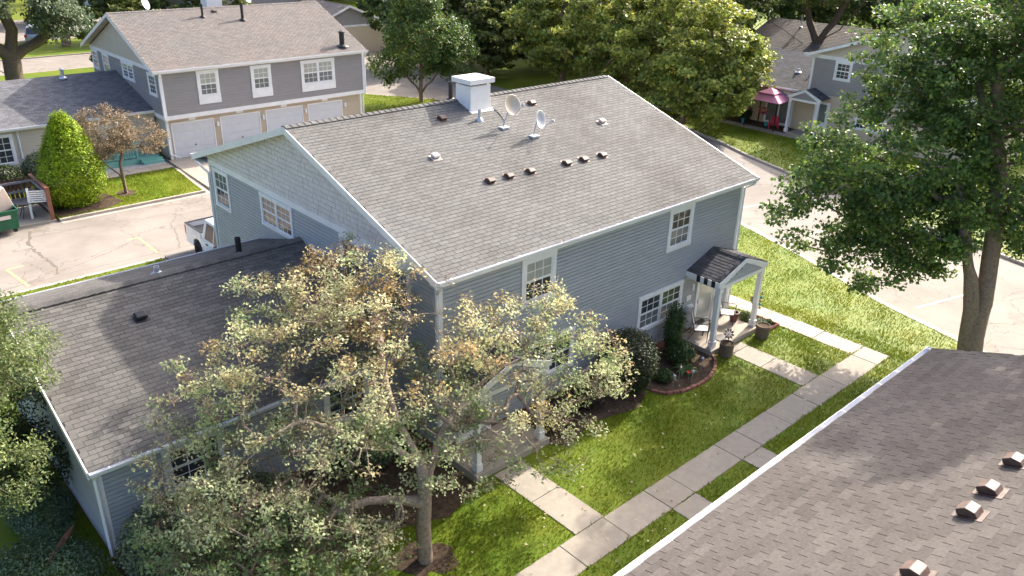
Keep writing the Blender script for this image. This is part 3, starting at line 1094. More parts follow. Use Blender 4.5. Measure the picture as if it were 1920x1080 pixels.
# wall lamp, house number plate and letter box beside the right door
B().box(11.02, 11.12, -.09, -.0, 1.78, 2.0).ob('wall_lamp', MT['white'], house, bevel=.01)
B().box(10.80, 11.04, -.04, -.0, 1.42, 1.62).ob('number_plate', MT['white'], house)
B().box(10.85, 11.12, -.13, -.0, .98, 1.24).ob('letter_box', MT['white'], house, bevel=.02)

# ---- low wing on the left
WY0, WYR, WZE, WZR, WX0 = 1.72, 6.7, 2.62, 4.22, -7.55
WE = WY0 - .27
WSL = (WZR - WZE) / (WYR - WE)
WYB = WYR + 2.85
WZB = WZR - 2.85 * WSL
wall = B().box(WX0 + .02, W0, WY0, WY0 + .03, .25, WZE - .06).ob('wing_front_wall', MT['siding'], house)
B().box(WX0 + .05, W0, WY0 + .03, WYB - .3, .25, WZE - .06).prism([(WX0 + .05, WY0 + .03, WZE - .06), (WX0 + .05, WYR, WZR - .13), (WX0 + .05, WYB - .3, WZB - .06)], (W0 - WX0 - .05, 0, 0)).ob('wing_core', MT['siding'], house)
B().box(WX0 + .04, W0, WY0 + .02, WYB - .29, -.02, .26).ob('foundation', MT['brick'], house)
WO = [(-6.15 - WX0, -4.72 - WX0, 1.2, 2.36), (-2.1 - WX0, -.75 - WX0, .9, 2.36)]
boards(wall, (WX0 + .14, WY0, 0), (1, 0, 0), (0, -1, 0), W0 - WX0 - .16, .25, WZE - .16, .112, MT['siding'], [(a - .14, b - .14, c, d) for a, b, c, d in WO])
lw = B().box(WX0 + .02, WX0 + .05, WY0 + .03, WYB - .3, .25, WZE - .06).ob('wing_side_wall', MT['siding'], house)
boards(lw, (WX0 + .02, WYB - .4, 0), (0, -1, 0), (-1, 0, 0), WYB - .5 - WY0, .25, WZE, .112, MT['siding'], single=False)
b = B()
b.box(WX0 - .01, WX0 + .14, WY0 - .025, WY0, .25, WZE - .16)
b.box(WX0 - .011, WX0 + .02, WY0 - .0, WY0 + .12, .25, WZE - .16)
b.ob('corner_board', MT['white'], house)
B().box(WX0, W0, WY0 - .028, WY0, WZE - .16, WZE - .03).ob('frieze_board', MT['white'], house)
for a, w_ in ((-6.15, 1.43), (-2.1, 1.35)):
    window(house, (a, WY0, 1.1), (1, 0, 0), (0, -1, 0), w_, 1.26, 1, glass=('glass', 'glass'), trim=.14, grid=(3, 2))
rb = B().prism([(WX0 - .12, WE, WZE), (WX0 - .12, WYR, WZR), (WX0 - .12, WYB, WZB), (WX0 - .12, WYB, WZB - .05), (WX0 - .12, WYR, WZR - .06), (WX0 - .12, WE, WZE - .05)], (W0 - WX0 + .09, 0, 0))
wroof = rb.ob('wing_roof', MT['deck'], house)
LW = math.hypot(WYR - WE, WZR - WZE)
vw = np.array([0, WYR - WE, WZR - WZE]) / LW
tabs(wroof, (WX0 - .13, WE - .02, WZE - .004), (1, 0, 0), vw, W0 - WX0 + .1, LW + .01, MT['shingle_wing'], single=300)
vwb = np.array([0, -(WYR - WE), WZR - WZE]) / LW
tabs(wroof, (WX0 - .13, WYB, WZB), (1, 0, 0), vwb, W0 - WX0 + .1, math.hypot(2.85, 2.85 * WSL), MT['shingle_wing'], single=0)
ridge_caps(wroof, (W0 - .05, WYR, WZR), (WX0 - .12, WYR, WZR), WSL, MT['shingle_wing'], step=.235, half=.17, th=.03)
B().prism([(WX0 - .165, WE, WZE - .17), (WX0 - .165, WE, WZE + .008), (WX0 - .165, WYR, WZR + .012), (WX0 - .165, WYB, WZB + .008), (WX0 - .165, WYB, WZB - .17), (WX0 - .165, WYR, WZR - .18)], (.033, 0, 0)).ob('rake_board', MT['white'], house)
B().box(WX0 - .12, W0, WE + .002, WE + .03, WZE - .17, WZE - .06).ob('fascia', MT['white'], house)
B().box(WX0 - .1, W0, WE + .031, WY0, WZE - .17, WZE - .155).ob('soffit', MT['white'], house)
B().box(WX0 - .12, W0, WYB - .03, WYB - .002, WZB - .17, WZB - .06).ob('fascia', MT['white'], house)
gutter(house, (WX0 - .14, WE + .0, WZE + .0), (W0 - .05, WE + .0, WZE + .0), (0, -1, 0), straps=.8)
gutter(house, (WX0 - .14, WYB, WZB), (W0 - .05, WYB, WZB), (0, 1, 0))
downspout(house, [(WX0 + .0, WE - .05, WZE - .1), (WX0 + .0, WY0 - .08, WZE - .35), (WX0 + .0, WY0 - .08, .2)])
wz = lambda y: WZE + (y - WE) * WSL
pipe(house, (-1.55, 7.0, 4.1), .52, .085, MT['black'], collar=True)
pipe(house, (-3.9, 7.0, 4.12), .24, .075, MT['galv'], collar=True)
box_vent(house, (-5.0, 5.35, wz(5.35)), WSL, MT['black'], 1.0)
mushroom_vent(house, (-.5, 7.0, 4.12), -WSL, s=.7)


# ================================================================== NEIGHBOUR WITH THE ROOF CLOSE TO THE CAMERA
SX, SY, SZ = 5.95, -9.29, 5.31
sh = thing('townhouse', 'brown-grey shingle roof and white gutter of the house at the lower right corner', 'house')
SLS = .333
SYR = SY - .1 - 6.95
SZR = SZ + 6.95 * SLS
ssz = lambda y: SZ + (SY - .1 - y) * SLS
B().box(-8, SX - .3, 2 * SYR - SY + .45, SY - .45, -.02, SZ - .15).prism([(-8, SY - .45, SZ - .15), (-8, SYR, SZR - .2), (-8, 2 * SYR - SY + .45, SZ - .15)], (SX + 7.7, 0, 0)).ob('wall', MT['siding'], sh)
rb = B().prism([(-8.2, SY - .1, SZ), (-8.2, SYR, SZR), (-8.2, 2 * SYR - SY + .1, SZ), (-8.2, 2 * SYR - SY + .1, SZ - .05), (-8.2, SYR, SZR - .06), (-8.2, SY - .1, SZ - .05)], (SX + 8.2, 0, 0))
sroof = rb.ob('roof', MT['deck'], sh)
LS = math.hypot(6.95, SZR - SZ)
vs = np.array([0, -6.95, SZR - SZ]) / LS
tabs(sroof, (-8.2, SY - .08, SZ - .004), (1, 0, 0), vs, SX + 8.21, LS, MT['shingle_near'], single=300, exp=.15, tab=.32)
ridge_caps(sroof, (-8.2, SYR, SZR), (SX, SYR, SZR), SLS, MT['shingle_near'], single=False)
B().prism([(SX + .002, SY - .12, SZ - .19), (SX + .002, SY - .12, SZ - .012), (SX + .002, SYR, SZR - .012), (SX + .002, SYR, SZR - .19)], (.028, 0, 0)).ob('rake_board', MT['white'], sh)
B().box(-8.2, SX, SY - .13, SY - .105, SZ - .19, SZ - .055).ob('fascia', MT['white'], sh)
gutter(sh, (-8.2, SY - .1, SZ + .0), (SX + .03, SY - .1, SZ + .0), (0, 1, 0), straps=.72, size=.125)
for x in (-1.96, -.3, .4, 1.37, -4.0):
    v_ = mushroom_vent(sh, (x, -12.25, ssz(-12.25)), SLS, s=.95, sg=1)

# ================================================================== SATELLITE DISHES
def dish(label, base, top, aim, r, m, feed=True, foot=True, group='satellite dishes on the roofs', feedlen=.75):
    base, top = np.array(base, float), np.array(top, float)
    aim = np.array(aim, float)
    aim /= np.linalg.norm(aim)
    t = thing('satellite_dish', label, 'satellite dish', base, 0, group)
    top = top - base
    prof = [(.02, -.09 * r / .3), (r * .35, -.075 * r / .3), (r * .7, -.04 * r / .3), (r, .02), (r * 1.02, .03), (r * .985, .032), (r * .7, -.03 * r / .3), (r * .35, -.062 * r / .3), (.02, -.078 * r / .3)]
    B().lathe(top, prof, 28, axis=aim).ob('reflector', m, t, smooth=True)
    mid = top - aim * .12
    B().tube([(0, 0, .02), (0, 0, .12), tuple(mid * np.array([.75, .75, .8])), tuple(mid)], .022, 8).ob('mast', MT['galv'], t)
    B().tube([tuple(mid + np.array([0, 0, -.05])), tuple(mid * .35 + np.array([.12, .1, .04]))], .012, 6).ob('strut', MT['galv'], t)
    if foot:
        B().box(-.16, .16, -.12, .12, -.05, .035).ob('mount', MT['galv'], t, bevel=.02)
    if feed:
        dn = np.array([0, 0, -1.0]) + aim * aim[2]
        dn /= np.linalg.norm(dn)
        tip = top + aim * feedlen * .95 * r / .33 * .75 - np.array([0, 0, .1])
        B().tube([tuple(top + dn * r * .95), tuple(tip)], .012, 6).ob('feed_arm', MT['galv'], t)
        B().lathe(tip, [(.03, -.05), (.045, 0), (.04, .07)], 10, axis=-aim).ob('feed_horn', MT['galv'], t)
    return t


dish('larger stained satellite dish on the grey roof beside the white chimney', (6.6, 4.72, rz(4.72) + .02), (6.9, 4.68, 7.73), (.02, -.93, .37), .33, MT['dish_worn'])
dish('smaller clean grey satellite dish on the grey roof, right of the stained one', (7.25, 4.0, rz(4.0) + .03), (7.47, 3.98, 7.33), (.30, -.92, .26), .29, MT['dish'])
# cable from the chimney to the stained dish
tag(B().tube([(7.02, 5.84, rz(5.84) + .03), (7.1, 5.6, rz(5.6) + .03), (6.98, 5.2, rz(5.2) + .03), (6.85, 4.9, rz(4.9) + .04), (6.62, 4.72, rz(4.72) + .08)], .012, 6).ob('cable', MT['black']),
    'black cable running over the roof from the chimney to the stained dish', 'cable')


# ================================================================== FAR TOWNHOUSE ACROSS THE PARKING AISLE
nh = thing('townhouse', 'taupe two-storey house with four white garage doors beyond the parking aisle', 'house')
NX0, NX1, NY0, NY1, NE, NR = 5.7, 18.6, 31.5, 42.6, 5.02, 7.42
NYC = (NY0 + NY1) / 2
NEY = NY0 - .3
NSL = (NR - NE) / (NYC - NEY)
B().box(NX0 + .03, NX1 - .03, NY0 + .03, NY1, 2.4, NE - .1).prism([(NX0 + .03, NY0 + .03, NE - .1), (NX0 + .03, NYC, NR - .15), (NX0 + .03, NY1, NE - .1)], (NX1 - NX0 - .06, 0, 0)).box(NX0 + .12, NX1 - .12, NY0 + .33, NY1 - .1, -.02, 2.4).ob('wall_core', MT['cream'], nh)
fw = B().box(NX0, NX1, NY0, NY0 + .029, 2.45, NE - .16).ob('front_wall', MT['taupe'], nh)
NWIN = [(7.7, 8.97, 2.92, 4.77, 1), (10.91, 12.18, 2.9, 4.74, 1), (14.14, 16.46, 2.86, 4.72, 2)]
boards(fw, (NX0 + .12, NY0, 0), (1, 0, 0), (0, -1, 0), NX1 - NX0 - .24, 2.5, NE - .16, .155, MT['taupe'], [(a - NX0 - .12, b - NX0 - .12, c, d) for a, b, c, d, e in NWIN], t0=.022)
for a, b, c, d, e in NWIN:
    window(nh, (a, NY0, c), (1, 0, 0), (0, -1, 0), b - a, d - c, e, glass=('blind_grey', 'blind'), trim=.17, panel=.33)
lw = B().box(NX0 + .1, NX1 - .1, NY0 + .3, NY0 + .33, -.02, 2.4).ob('garage_wall', MT['tan'], nh)
GD = [(6.05, 8.48), (8.9, 11.33), (11.75, 14.18), (14.6, 17.0)]
boards(lw, (NX0 + .2, NY0 + .3, 0), (1, 0, 0), (0, -1, 0), NX1 - NX0 - .4, .02, 2.3, .11, MT['tan'], [(a - .03 - NX0 - .2, b + .03 - NX0 - .2, 0, 2.01) for a, b in GD])
for a, b in GD:
    fr = B()
    fr.box(a - .03, a + .03, NY0 + .25, NY0 + .3, -.02, 2.01).box(b - .03, b + .03, NY0 + .25, NY0 + .3, -.02, 2.01).box(a + .03, b - .03, NY0 + .25, NY0 + .3, 1.95, 2.01)
    gd = fr.ob('garage_door', MT['white'], nh)
    for k in range(4):
        B().box(a + .035, b - .035, NY0 + .272, NY0 + .3, k * .487 + .004, (k + 1) * .487 - .004).ob('door_panel', MT['garage'], gd, bevel=.006)
        for q in range(4):
            x0 = a + .1 + q * (b - a - .12) / 4
            B().box(x0, x0 + (b - a - .12) / 4 - .09, NY0 + .262, NY0 + .272, k * .487 + .1, k * .487 + .39).ob('raised_panel', MT['garage'], gd, bevel=.006)
    B().box((a + b) / 2 - .03, (a + b) / 2 + .05, NY0 + .23, NY0 + .262, .62, .67).ob('handle', MT['black'], gd)
    pl = B().box((a + b) / 2 - .2, (a + b) / 2 + .2, NY0 + .262, NY0 + .29, 2.06, 2.2).ob('number_plate', MT['white'], nh)
    B().box(b + .16, b + .28, NY0 + .16, NY0 + .29, 1.5, 1.78).ob('wall_lamp', MT['white'], nh, bevel=.02)
nb = B().box(NX0 - .03, NX1 + .03, NY0 - .03, NY0 + .28, 2.27, 2.5)
nb.ob('white_band', MT['white'], nh)
B().box(NX0 - .035, NX0 + .0, NY0 + .28, NY1, 2.27, 2.5).ob('white_band', MT['white'], nh)
sw = B().box(NX0, NX0 + .029, NY0 + .03, NY1, 2.5, 4.8).ob('side_wall', MT['taupe'], nh)
NGW = [(42.38, 41.27, 3.57, 4.8, 1), (40.44, 39.3, 3.57, 4.8, 1), (37.15, 35.3, 3.75, 4.8, 2), (33.2, 32.05, 3.45, 4.7, 1)]
boards(sw, (NX0, NY1 - .12, 0), (0, -1, 0), (-1, 0, 0), NY1 - NY0 - .24, 2.5, 4.78, .155, MT['taupe'], [(NY1 - .12 - a, NY1 - .12 - b, c, d) for a, b, c, d, e in NGW], single=False)
for a, b, c, d, e in NGW:
    window(nh, (NX0, a, c), (0, -1, 0), (-1, 0, 0), a - b, d - c, e, glass=('glass', 'blind_grey'), trim=.14, muntins=True)
B().box(NX0 - .03, NX0 + .01, NY0 - .02, NY1, 4.78, 4.98).ob('gable_band', MT['white'], nh)
ga = B().prism([(NX0, NY0 + .1, 4.98), (NX0, NYC, 4.98 + (NYC - NY0 - .1) * NSL), (NX0, NY1 - .1, 4.98)], (.029, 0, 0)).ob('gable', MT['cream'], nh)
boards(ga, (NX0, NY1, 0), (0, -1, 0), (-1, 0, 0), NY1 - NY0, 4.98, NR - .2, .11, MT['cream'], top=lambda z_: ((z_ - 4.9) / NSL + .05, (NY1 - NY0) - (z_ - 4.9) / NSL - .05), single=False)
for x, y in ((NX0, NY0), (NX1, NY0)):
    sx = -1 if x == NX0 else 1
    b_ = B()
    b_.box(*sorted((x + sx * .028, x - sx * .115)), y - .028, y, 2.5, NE - .16)
    b_.box(*sorted((x + sx * .0285, x)), y, y + .12, 2.5, 4.78)
    b_.box(*sorted((x - sx * .08, x - sx * .22)), y + .27, y + .3, -.02, 2.27)
    b_.ob('corner_board', MT['white'], nh)
B().box(NX0, NX1, NY0 - .03, NY0, NE - .16, NE - .05).ob('frieze_board', MT['white'], nh)
NXL, NXR = NX0 - .45, NX1 + .12
nroof = B().prism([(NXL, NEY, NE), (NXL, NYC, NR), (NXL, NY1 + .3, NE), (NXL, NY1 + .3, NE - .05), (NXL, NYC, NR - .06), (NXL, NEY, NE - .05)], (NXR - NXL, 0, 0)).ob('roof', MT['deck'], nh)
LN = math.hypot(NYC - NEY, NR - NE)
tabs(nroof, (NXL - .01, NEY - .02, NE - .004), (1, 0, 0), np.array([0, NYC - NEY, NR - NE]) / LN, NXR - NXL + .02, LN, MT['shingle_tan'], single=0)
ridge_caps(nroof, (NXL, NYC, NR), (NXR, NYC, NR), NSL, MT['shingle_tan'], single=False, step=.2)
B().prism([(NXL - .025, NEY, NE - .2), (NXL - .025, NEY, NE - .01), (NXL - .025, NYC, NR - .01), (NXL - .025, NY1 + .3, NE - .01), (NXL - .025, NY1 + .3, NE - .2), (NXL - .025, NYC, NR - .2)], (.024, 0, 0)).ob('rake_board', MT['white'], nh)
B().prism([(NXR + .001, NEY, NE - .2), (NXR + .001, NEY, NE - .01), (NXR + .001, NYC, NR - .01), (NXR + .001, NY1 + .3, NE - .01), (NXR + .001, NY1 + .3, NE - .2), (NXR + .001, NYC, NR - .2)], (.024, 0, 0)).ob('rake_board', MT['white'], nh)
B().prism([(NXL, NEY + .02, NE - .13), (NXL, NYC, NR - .14), (NXL, NY1 + .28, NE - .13), (NXL, NY1 + .28, NE - .145), (NXL, NYC, NR - .155), (NXL, NEY + .02, NE - .145)], (.43, 0, 0)).ob('soffit', MT['cream'], nh)
B().box(NXL, NXR, NEY + .002, NEY + .03, NE - .19, NE - .055).ob('fascia', MT['white'], nh)
B().box(NXL, NXR, NEY + .031, NY0, NE - .17, NE - .16).ob('soffit', MT['white'], nh)
gutter(nh, (NXL - .03, NEY - .0, NE + .005), (NXR + .03, NEY - .0, NE + .005), (0, -1, 0), size=.13)
downspout(nh, [(NXR - .1, NEY - .05, NE - .1), (NXR - .12, NEY + .05, NE - .3), (NX1 + .06, NY0 - .05, NE - .5), (NX1 + .06, NY0 - .05, 2.4), (NX1 - .02, NY0 + .2, 2.1), (NX1 - .02, NY0 + .2, .1)])
downspout(nh, [(NX0 - .12, NEY - .05, NE - .1), (NX0 - .1, NEY + .05, NE - .3), (NX0 - .06, NY0 - .05, NE - .5), (NX0 - .06, NY0 - .05, 2.4), (NX0 + .06, NY0 + .22, 2.1), (NX0 + .06, NY0 + .22, .3), (NX0 + .5, NY0 - .1, .12)])
nz = lambda y: NE + (y - NEY) * NSL
pipe(nh, (10.41, 36.03, nz(36.03)), .75, .07, MT['black'])
pipe(nh, (12.64, 35.43, nz(35.43)), .95, .085, MT['black'])
mushroom_vent(nh, (11.39, 36.55, nz(36.55)), NSL, s=.9)
pp = pipe(nh, (17.34, 31.85, nz(31.85)), .8, .16, MT['black'], cap=True)
nch = B().box(11.6, 12.6, 38.0, 38.9, 6.2, 8.6).ob('chimney', MT['white'], nh)
B().box(11.5, 12.7, 37.9, 39.0, 8.6, 8.75).ob('chimney_cap', MT['white'], nch)
dish('pale satellite dish on the far ridge, left of the tan roof\'s chimney', (7.65, 37.4, 7.3), (7.65, 37.4, 7.78), (.6, -.75, .35), .34, MT['dish'], feed=False)
dish('pale satellite dish on the far ridge, right of the tan roof\'s chimney', (14.0, 37.4, 7.3), (14.0, 37.4, 7.85), (.6, -.75, .45), .34, MT['dish'], feed=False)
# low wing of that house
NWX, NWE, NWY, NWR_, NWZE, NWZR = -13.0, 33.0, 33.28, 38.4, 2.62, 4.03
w_ = B().box(NWX + .1, NX0, NWY, NWY + .03, 0, NWZE - .05).ob('wing_wall', MT['cream'], nh)
boards(w_, (NWX + .1, NWY, 0), (1, 0, 0), (0, -1, 0), NX0 - NWX - .1, .1, NWZE - .12, .11, MT['cream'], [(-2.75 - NWX - .1, -1.5 - NWX - .1, .7, 2.3)], single=False)
window(nh, (-2.75, NWY, .7), (1, 0, 0), (0, -1, 0), 1.25, 1.6, 1, glass=('glass', 'glass'), trim=.13)
B().box(NWX + .13, NX0, NWY + .03, 43, 0, NWZE - .05).prism([(NWX + .13, NWY, NWZE - .05), (NWX + .13, NWR_, NWZR - .1), (NWX + .13, 43.4, NWZE - .05)], (NX0 - NWX - .13, 0, 0)).ob('wing_core', MT['cream'], nh)
nwr = B().prism([(NWX, NWE, NWZE), (NWX, NWR_, NWZR), (NWX, 43.8, NWZE), (NWX, 43.8, NWZE - .05), (NWX, NWR_, NWZR - .06), (NWX, NWE, NWZE - .05)], (NX0 - NWX - .03, 0, 0)).ob('wing_roof', MT['deck'], nh)
LNW = math.hypot(NWR_ - NWE, NWZR - NWZE)
MT['shingle_blue'] = mat('blue_grey_shingle', (.155, .155, .165), .9, .16, 12, island=.22, bump=.4, bscale=160, spec=.15)
tabs(nwr, (NWX, NWE - .02, NWZE - .004), (1, 0, 0), np.array([0, NWR_ - NWE, NWZR - NWZE]) / LNW, NX0 - NWX - .03, LNW, MT['shingle_blue'], single=0)
B().box(NWX, NX0 - .03, NWE + .002, NWE + .03, NWZE - .17, NWZE - .055).ob('fascia', MT['white'], nh)
gutter(nh, (NWX, NWE, NWZE), (NX0 - .05, NWE, NWZE), (0, -1, 0), size=.12)
ob_ = pipe(nh, (2.6, 37.9, 3.95), .42, .09, MT['galv'], cap=True)
downspout(nh, [(-1.25, NWE - .05, NWZE - .1), (-1.25, NWY - .06, NWZE - .35), (-1.25, NWY - .06, .1)])

# teal deck with balusters and steps in front of that wing
dk = thing('deck', 'teal painted porch deck with baluster railing under the far brown tree', 'deck', (0, 0, 0))
B().box(.4, 5.2, 31.95, 33.2, .0, .32).ob('platform', MT['teal'], dk)
B().box(.4, 4.1, 31.95, 32.03, 1.12, 1.2).ob('rail', MT['teal'], dk)
B().box(.4, 4.1, 31.96, 32.02, .42, .49).ob('rail', MT['teal'], dk)
k = 0.45
while k < 4.05:
    B().box(k, k + .055, 31.965, 32.015, .49, 1.12).ob('baluster', MT['teal'], dk)
    k += .14
for px in (.4, 2.2, 4.05):
    B().box(px - .05, px + .05, 31.93, 32.05, .0, 1.28).ob('post', MT['teal'], dk)
B().box(4.15, 5.3, 31.5, 31.95, .0, .16).ob('step', MT['teal'], dk)
B().box(4.15, 5.3, 31.72, 31.96, .16, .26).ob('step', MT['teal'], dk)

# ================================================================== HOUSE BEYOND THE RIGHT ROAD
rh = thing('townhouse', 'cream and taupe house with dark low wing roof beyond the road at the right', 'house')
RX, RY0, RY1 = 41.5, 0.6, 13.05
RYC = (RY0 + RY1) / 2
RE, RSL = 5.2, .354
RR = RE + (RYC - RY0 + .4) * RSL
B().box(RX + .03, 56, RY0, RY1, 0, RE - .1).prism([(RX + .03, RY0, RE - .1), (RX + .03, RYC, RR - .2), (RX + .03, RY1, RE - .1)], (14.4, 0, 0)).ob('wall_core', MT['tan'], rh)
fw = B().box(RX, RX + .029, RY0, RY1, 2.7, 4.98).ob('front_wall', MT['taupe'], rh)
RW = [(11.45, 10.3, 3.75, 4.98, 1), (8.0, 5.8, 3.75, 4.98, 2), (3.3, 2.1, 3.75, 4.98, 1)]
boards(fw, (RX, RY1 - .12, 0), (0, -1, 0), (-1, 0, 0), RY1 - RY0 - .24, 2.7, 4.98, .155, MT['taupe'], [(RY1 - .12 - a, RY1 - .12 - b, c, d) for a, b, c, d, e in RW], t0=.022)
for a, b, c, d, e in RW:
    window(rh, (RX, a, c), (0, -1, 0), (-1, 0, 0), a - b, d - c, e, glass=('glass', 'glass'), trim=.14)
lo = B().box(RX, RX + .029, RY0, RY1, 0, 2.69).ob('front_wall', MT['tan'], rh)
boards(lo, (RX, RY1, 0), (0, -1, 0), (-1, 0, 0), RY1 - RY0 - .1, .15, 2.69, .11, MT['tan'], [(RY1 - 12.45, RY1 - 11.2, 0, 2.4), (RY1 - 9.5, RY1 - 7.5, .9, 2.3)], single=False)
window(rh, (RX, 9.5, .9), (0, -1, 0), (-1, 0, 0), 2.0, 1.4, 2, trim=.13)
B().box(RX - .03, RX + .01, RY0 - .02, RY1 + .02, 4.98, 5.2).ob('gable_band', MT['white'], rh)
ga = B().prism([(RX, RY0 + .1, 5.2), (RX, RYC, 5.2 + (RYC - RY0) * RSL), (RX, RY1 - .1, 5.2)], (.029, 0, 0)).ob('gable', MT['cream'], rh)
boards(ga, (RX, RY1, 0), (0, -1, 0), (-1, 0, 0), RY1 - RY0, 5.2, RR - .2, .11, MT['cream'], top=lambda z_: ((z_ - 5.15) / RSL, (RY1 - RY0) - (z_ - 5.15) / RSL), single=False)
b_ = B().box(RX - .028, RX, RY1 - .12, RY1 + .028, 2.7, 4.98).box(RX, RX + .12, RY1, RY1 + .0285, 2.7, 4.98)
b_.ob('corner_board', MT['white'], rh)
rr = B().prism([(RX - .4, RY0 - .4, RE), (RX - .4, RYC, RR), (RX - .4, RY1 + .4, RE), (RX - .4, RY1 + .4, RE - .05), (RX - .4, RYC, RR - .06), (RX - .4, RY0 - .4, RE - .05)], (15, 0, 0)).ob('roof', MT['deck'], rh)
LR = math.hypot(RYC - RY0 + .4, RR - RE)
tabs(rr, (RX - .41, RY0 - .42, RE - .004), (1, 0, 0), np.array([0, RYC - RY0 + .4, RR - RE]) / LR, 15, LR, MT['shingle_tan'], single=0)
tabs(rr, (RX - .41, RY1 + .42, RE - .004), (1, 0, 0), np.array([0, -(RYC - RY0 + .4), RR - RE]) / LR, 15, LR, MT['shingle_tan'], single=0)
B().prism([(RX - .425, RY0 - .4, RE - .2), (RX - .425, RY0 - .4, RE - .01), (RX - .425, RYC, RR - .01), (RX - .425, RY1 + .4, RE - .01), (RX - .425, RY1 + .4, RE - .2), (RX - .425, RYC, RR - .2)], (.024, 0, 0)).ob('rake_board', MT['white'], rh)
gutter(rh, (RX - .42, RY1 + .4, RE), (56, RY1 + .4, RE), (0, 1, 0), size=.12)
# wing with its roof falling towards the road
RWE, RWR, RZE, RZR, RWY = 41.15, 46.3, 2.78, 4.42, 27.0
B().box(RX + .03, 51, RY1, RWY - .2, 0, RZE - .05).ob('wing_core', MT['tan'], rh)
ww = B().box(RX, RX + .029, RY1, RWY - .2, 0, RZE - .05).ob('wing_wall', MT['tan'], rh)
boards(ww, (RX, RWY - .2, 0), (0, -1, 0), (-1, 0, 0), RWY - .2 - RY1, .1, RZE - .1, .11, MT['tan'], [(RWY - .2 - 16.0, RWY - .2 - 13.9, 0, 2.35)], single=False)
wr = B().prism([(RWE, RY1 + .03, RZE), (RWR, RY1 + .03, RZR), (51.4, RY1 + .03, RZE), (51.4, RY1 + .03, RZE - .05), (RWR, RY1 + .03, RZR - .06), (RWE, RY1 + .03, RZE - .05)], (0, RWY - RY1, 0)).ob('wing_roof', MT['deck'], rh)
LRW = math.hypot(RWR - RWE, RZR - RZE)
tabs(wr, (RWE - .02, RY1 + .03, RZE - .004), (0, 1, 0), np.array([RWR - RWE, 0, RZR - RZE]) / LRW, RWY - RY1, LRW, MT['shingle_dark'], single=0)
B().box(RWE + .002, RWE + .03, RY1 + .03, RWY, RZE - .17, RZE - .055).ob('fascia', MT['white'], rh)
gutter(rh, (RWE, RY1 + .45, RZE), (RWE, RWY, RZE), (-1, 0, 0), size=.12)
pipe(rh, (43.9, 14.1, 3.6), .5, .08, MT['black'])
pipe(rh, (43.4, 15.0, 3.5), .25, .1, MT['galv'])
# patio door
pd = B()
o_ = np.array([RX, 16.0, .18])
pd.obox(o_, np.array([0, -1.0, 0]), np.array([0, 0, 1.0]), np.array([-1.0, 0, 0]), 0, .14, 0, 2.15, 0, .06)
pd.obox(o_, np.array([0, -1.0, 0]), np.array([0, 0, 1.0]), np.array([-1.0, 0, 0]), 1.96, 2.1, 0, 2.15, 0, .06)
pd.obox(o_, np.array([0, -1.0, 0]), np.array([0, 0, 1.0]), np.array([-1.0, 0, 0]), .14, 1.96, 2.0, 2.3, 0, .062)
pd.obox(o_, np.array([0, -1.0, 0]), np.array([0, 0, 1.0]), np.array([-1.0, 0, 0]), .14, 1.96, 0, .12, 0, .06)
pd.obox(o_, np.array([0, -1.0, 0]), np.array([0, 0, 1.0]), np.array([-1.0, 0, 0]), 1.0, 1.1, .12, 2.0, 0, .05)
pdo = pd.ob('patio_door', MT['white'], rh)
for a0, a1 in ((.14, 1.0), (1.1, 1.96)):
    B().obox(o_, np.array([0, -1.0, 0]), np.array([0, 0, 1.0]), np.array([-1.0, 0, 0]), a0, a1, .12, 2.0, .0, .03).ob('pane', MT['blind_grey'], pdo)
# entrance porch of that house (gable towards the road)
px0, px1, pxf, pz, pzr = 13.75, 11.35, RX - 1.25, 2.55, 3.05
pc = (px0 + px1) / 2
ph = (px0 - px1) / 2
Lp = math.hypot(ph, pzr - pz)
pr = B().prism([(pxf, px0, pz), (pxf, pc, pzr), (pxf, px1, pz), (pxf, px1, pz - .03), (pxf, pc, pzr - .03), (pxf, px0, pz - .03)], (1.22, 0, 0)).ob('porch_roof', MT['deck'], rh)
tabs(pr, (pxf, px1, pz), (1, 0, 0), np.array([0, ph, pzr - pz]) / Lp, 1.22, Lp, MT['shingle_dark'], single=0)
tabs(pr, (pxf, px0, pz), (1, 0, 0), np.array([0, -ph, pzr - pz]) / Lp, 1.22, Lp, MT['shingle_dark'], single=0)
B().prism([(pxf - .03, px0, pz - .15), (pxf - .03, px0, pz - .01), (pxf - .03, pc, pzr), (pxf - .03, px1, pz - .01), (pxf - .03, px1, pz - .15), (pxf - .03, px1 + .2, pz - .15), (pxf - .03, pc, pzr - .15), (pxf - .03, px0 - .2, pz - .15)], (.029, 0, 0)).ob('rake_board', MT['white'], rh)
B().box(pxf, pxf + .12, px1 + .1, px0 - .1, pz - .3, pz - .152).ob('beam', MT['white'], rh)
B().prism([(pxf + .004, px0 - .2, pz - .151), (pxf + .004, pc, pzr - .14), (pxf + .004, px1 + .2, pz - .151)], (.06, 0, 0)).ob('porch_gable', MT['taupe'], rh)
for py in (px0 - .2, px1 + .2):
    B().box(pxf, pxf + .15, py - .075, py + .075, .05, pz - .3).ob('post', MT['white'], rh)
    B().box(pxf - .03, pxf + .18, py - .105, py + .105, .05, .32).ob('post_base', MT['white'], rh)
B().box(RX - 1.45, RX, 11.1, 13.4, -.02, .12).ob('porch_step', MT['concrete'], rh)
B().box(RX - 1.3, RX, 13.5, 18.5, -.02, .1).ob('patio', MT['soil'], rh)
o_ = np.array([RX, 12.35, .14])
d_ = B().obox(o_, np.array([0, -1.0, 0]), np.array([0, 0, 1.0]), np.array([-1.0, 0, 0]), 0, 1.05, 0, 2.1, 0, .05).ob('door', MT['white'], rh)
B().obox(o_, np.array([0, -1.0, 0]), np.array([0, 0, 1.0]), np.array([-1.0, 0, 0]), .2, .85, .8, 1.95, .05, .056).ob('pane', MT['blind_grey'], d_)
bm = B()
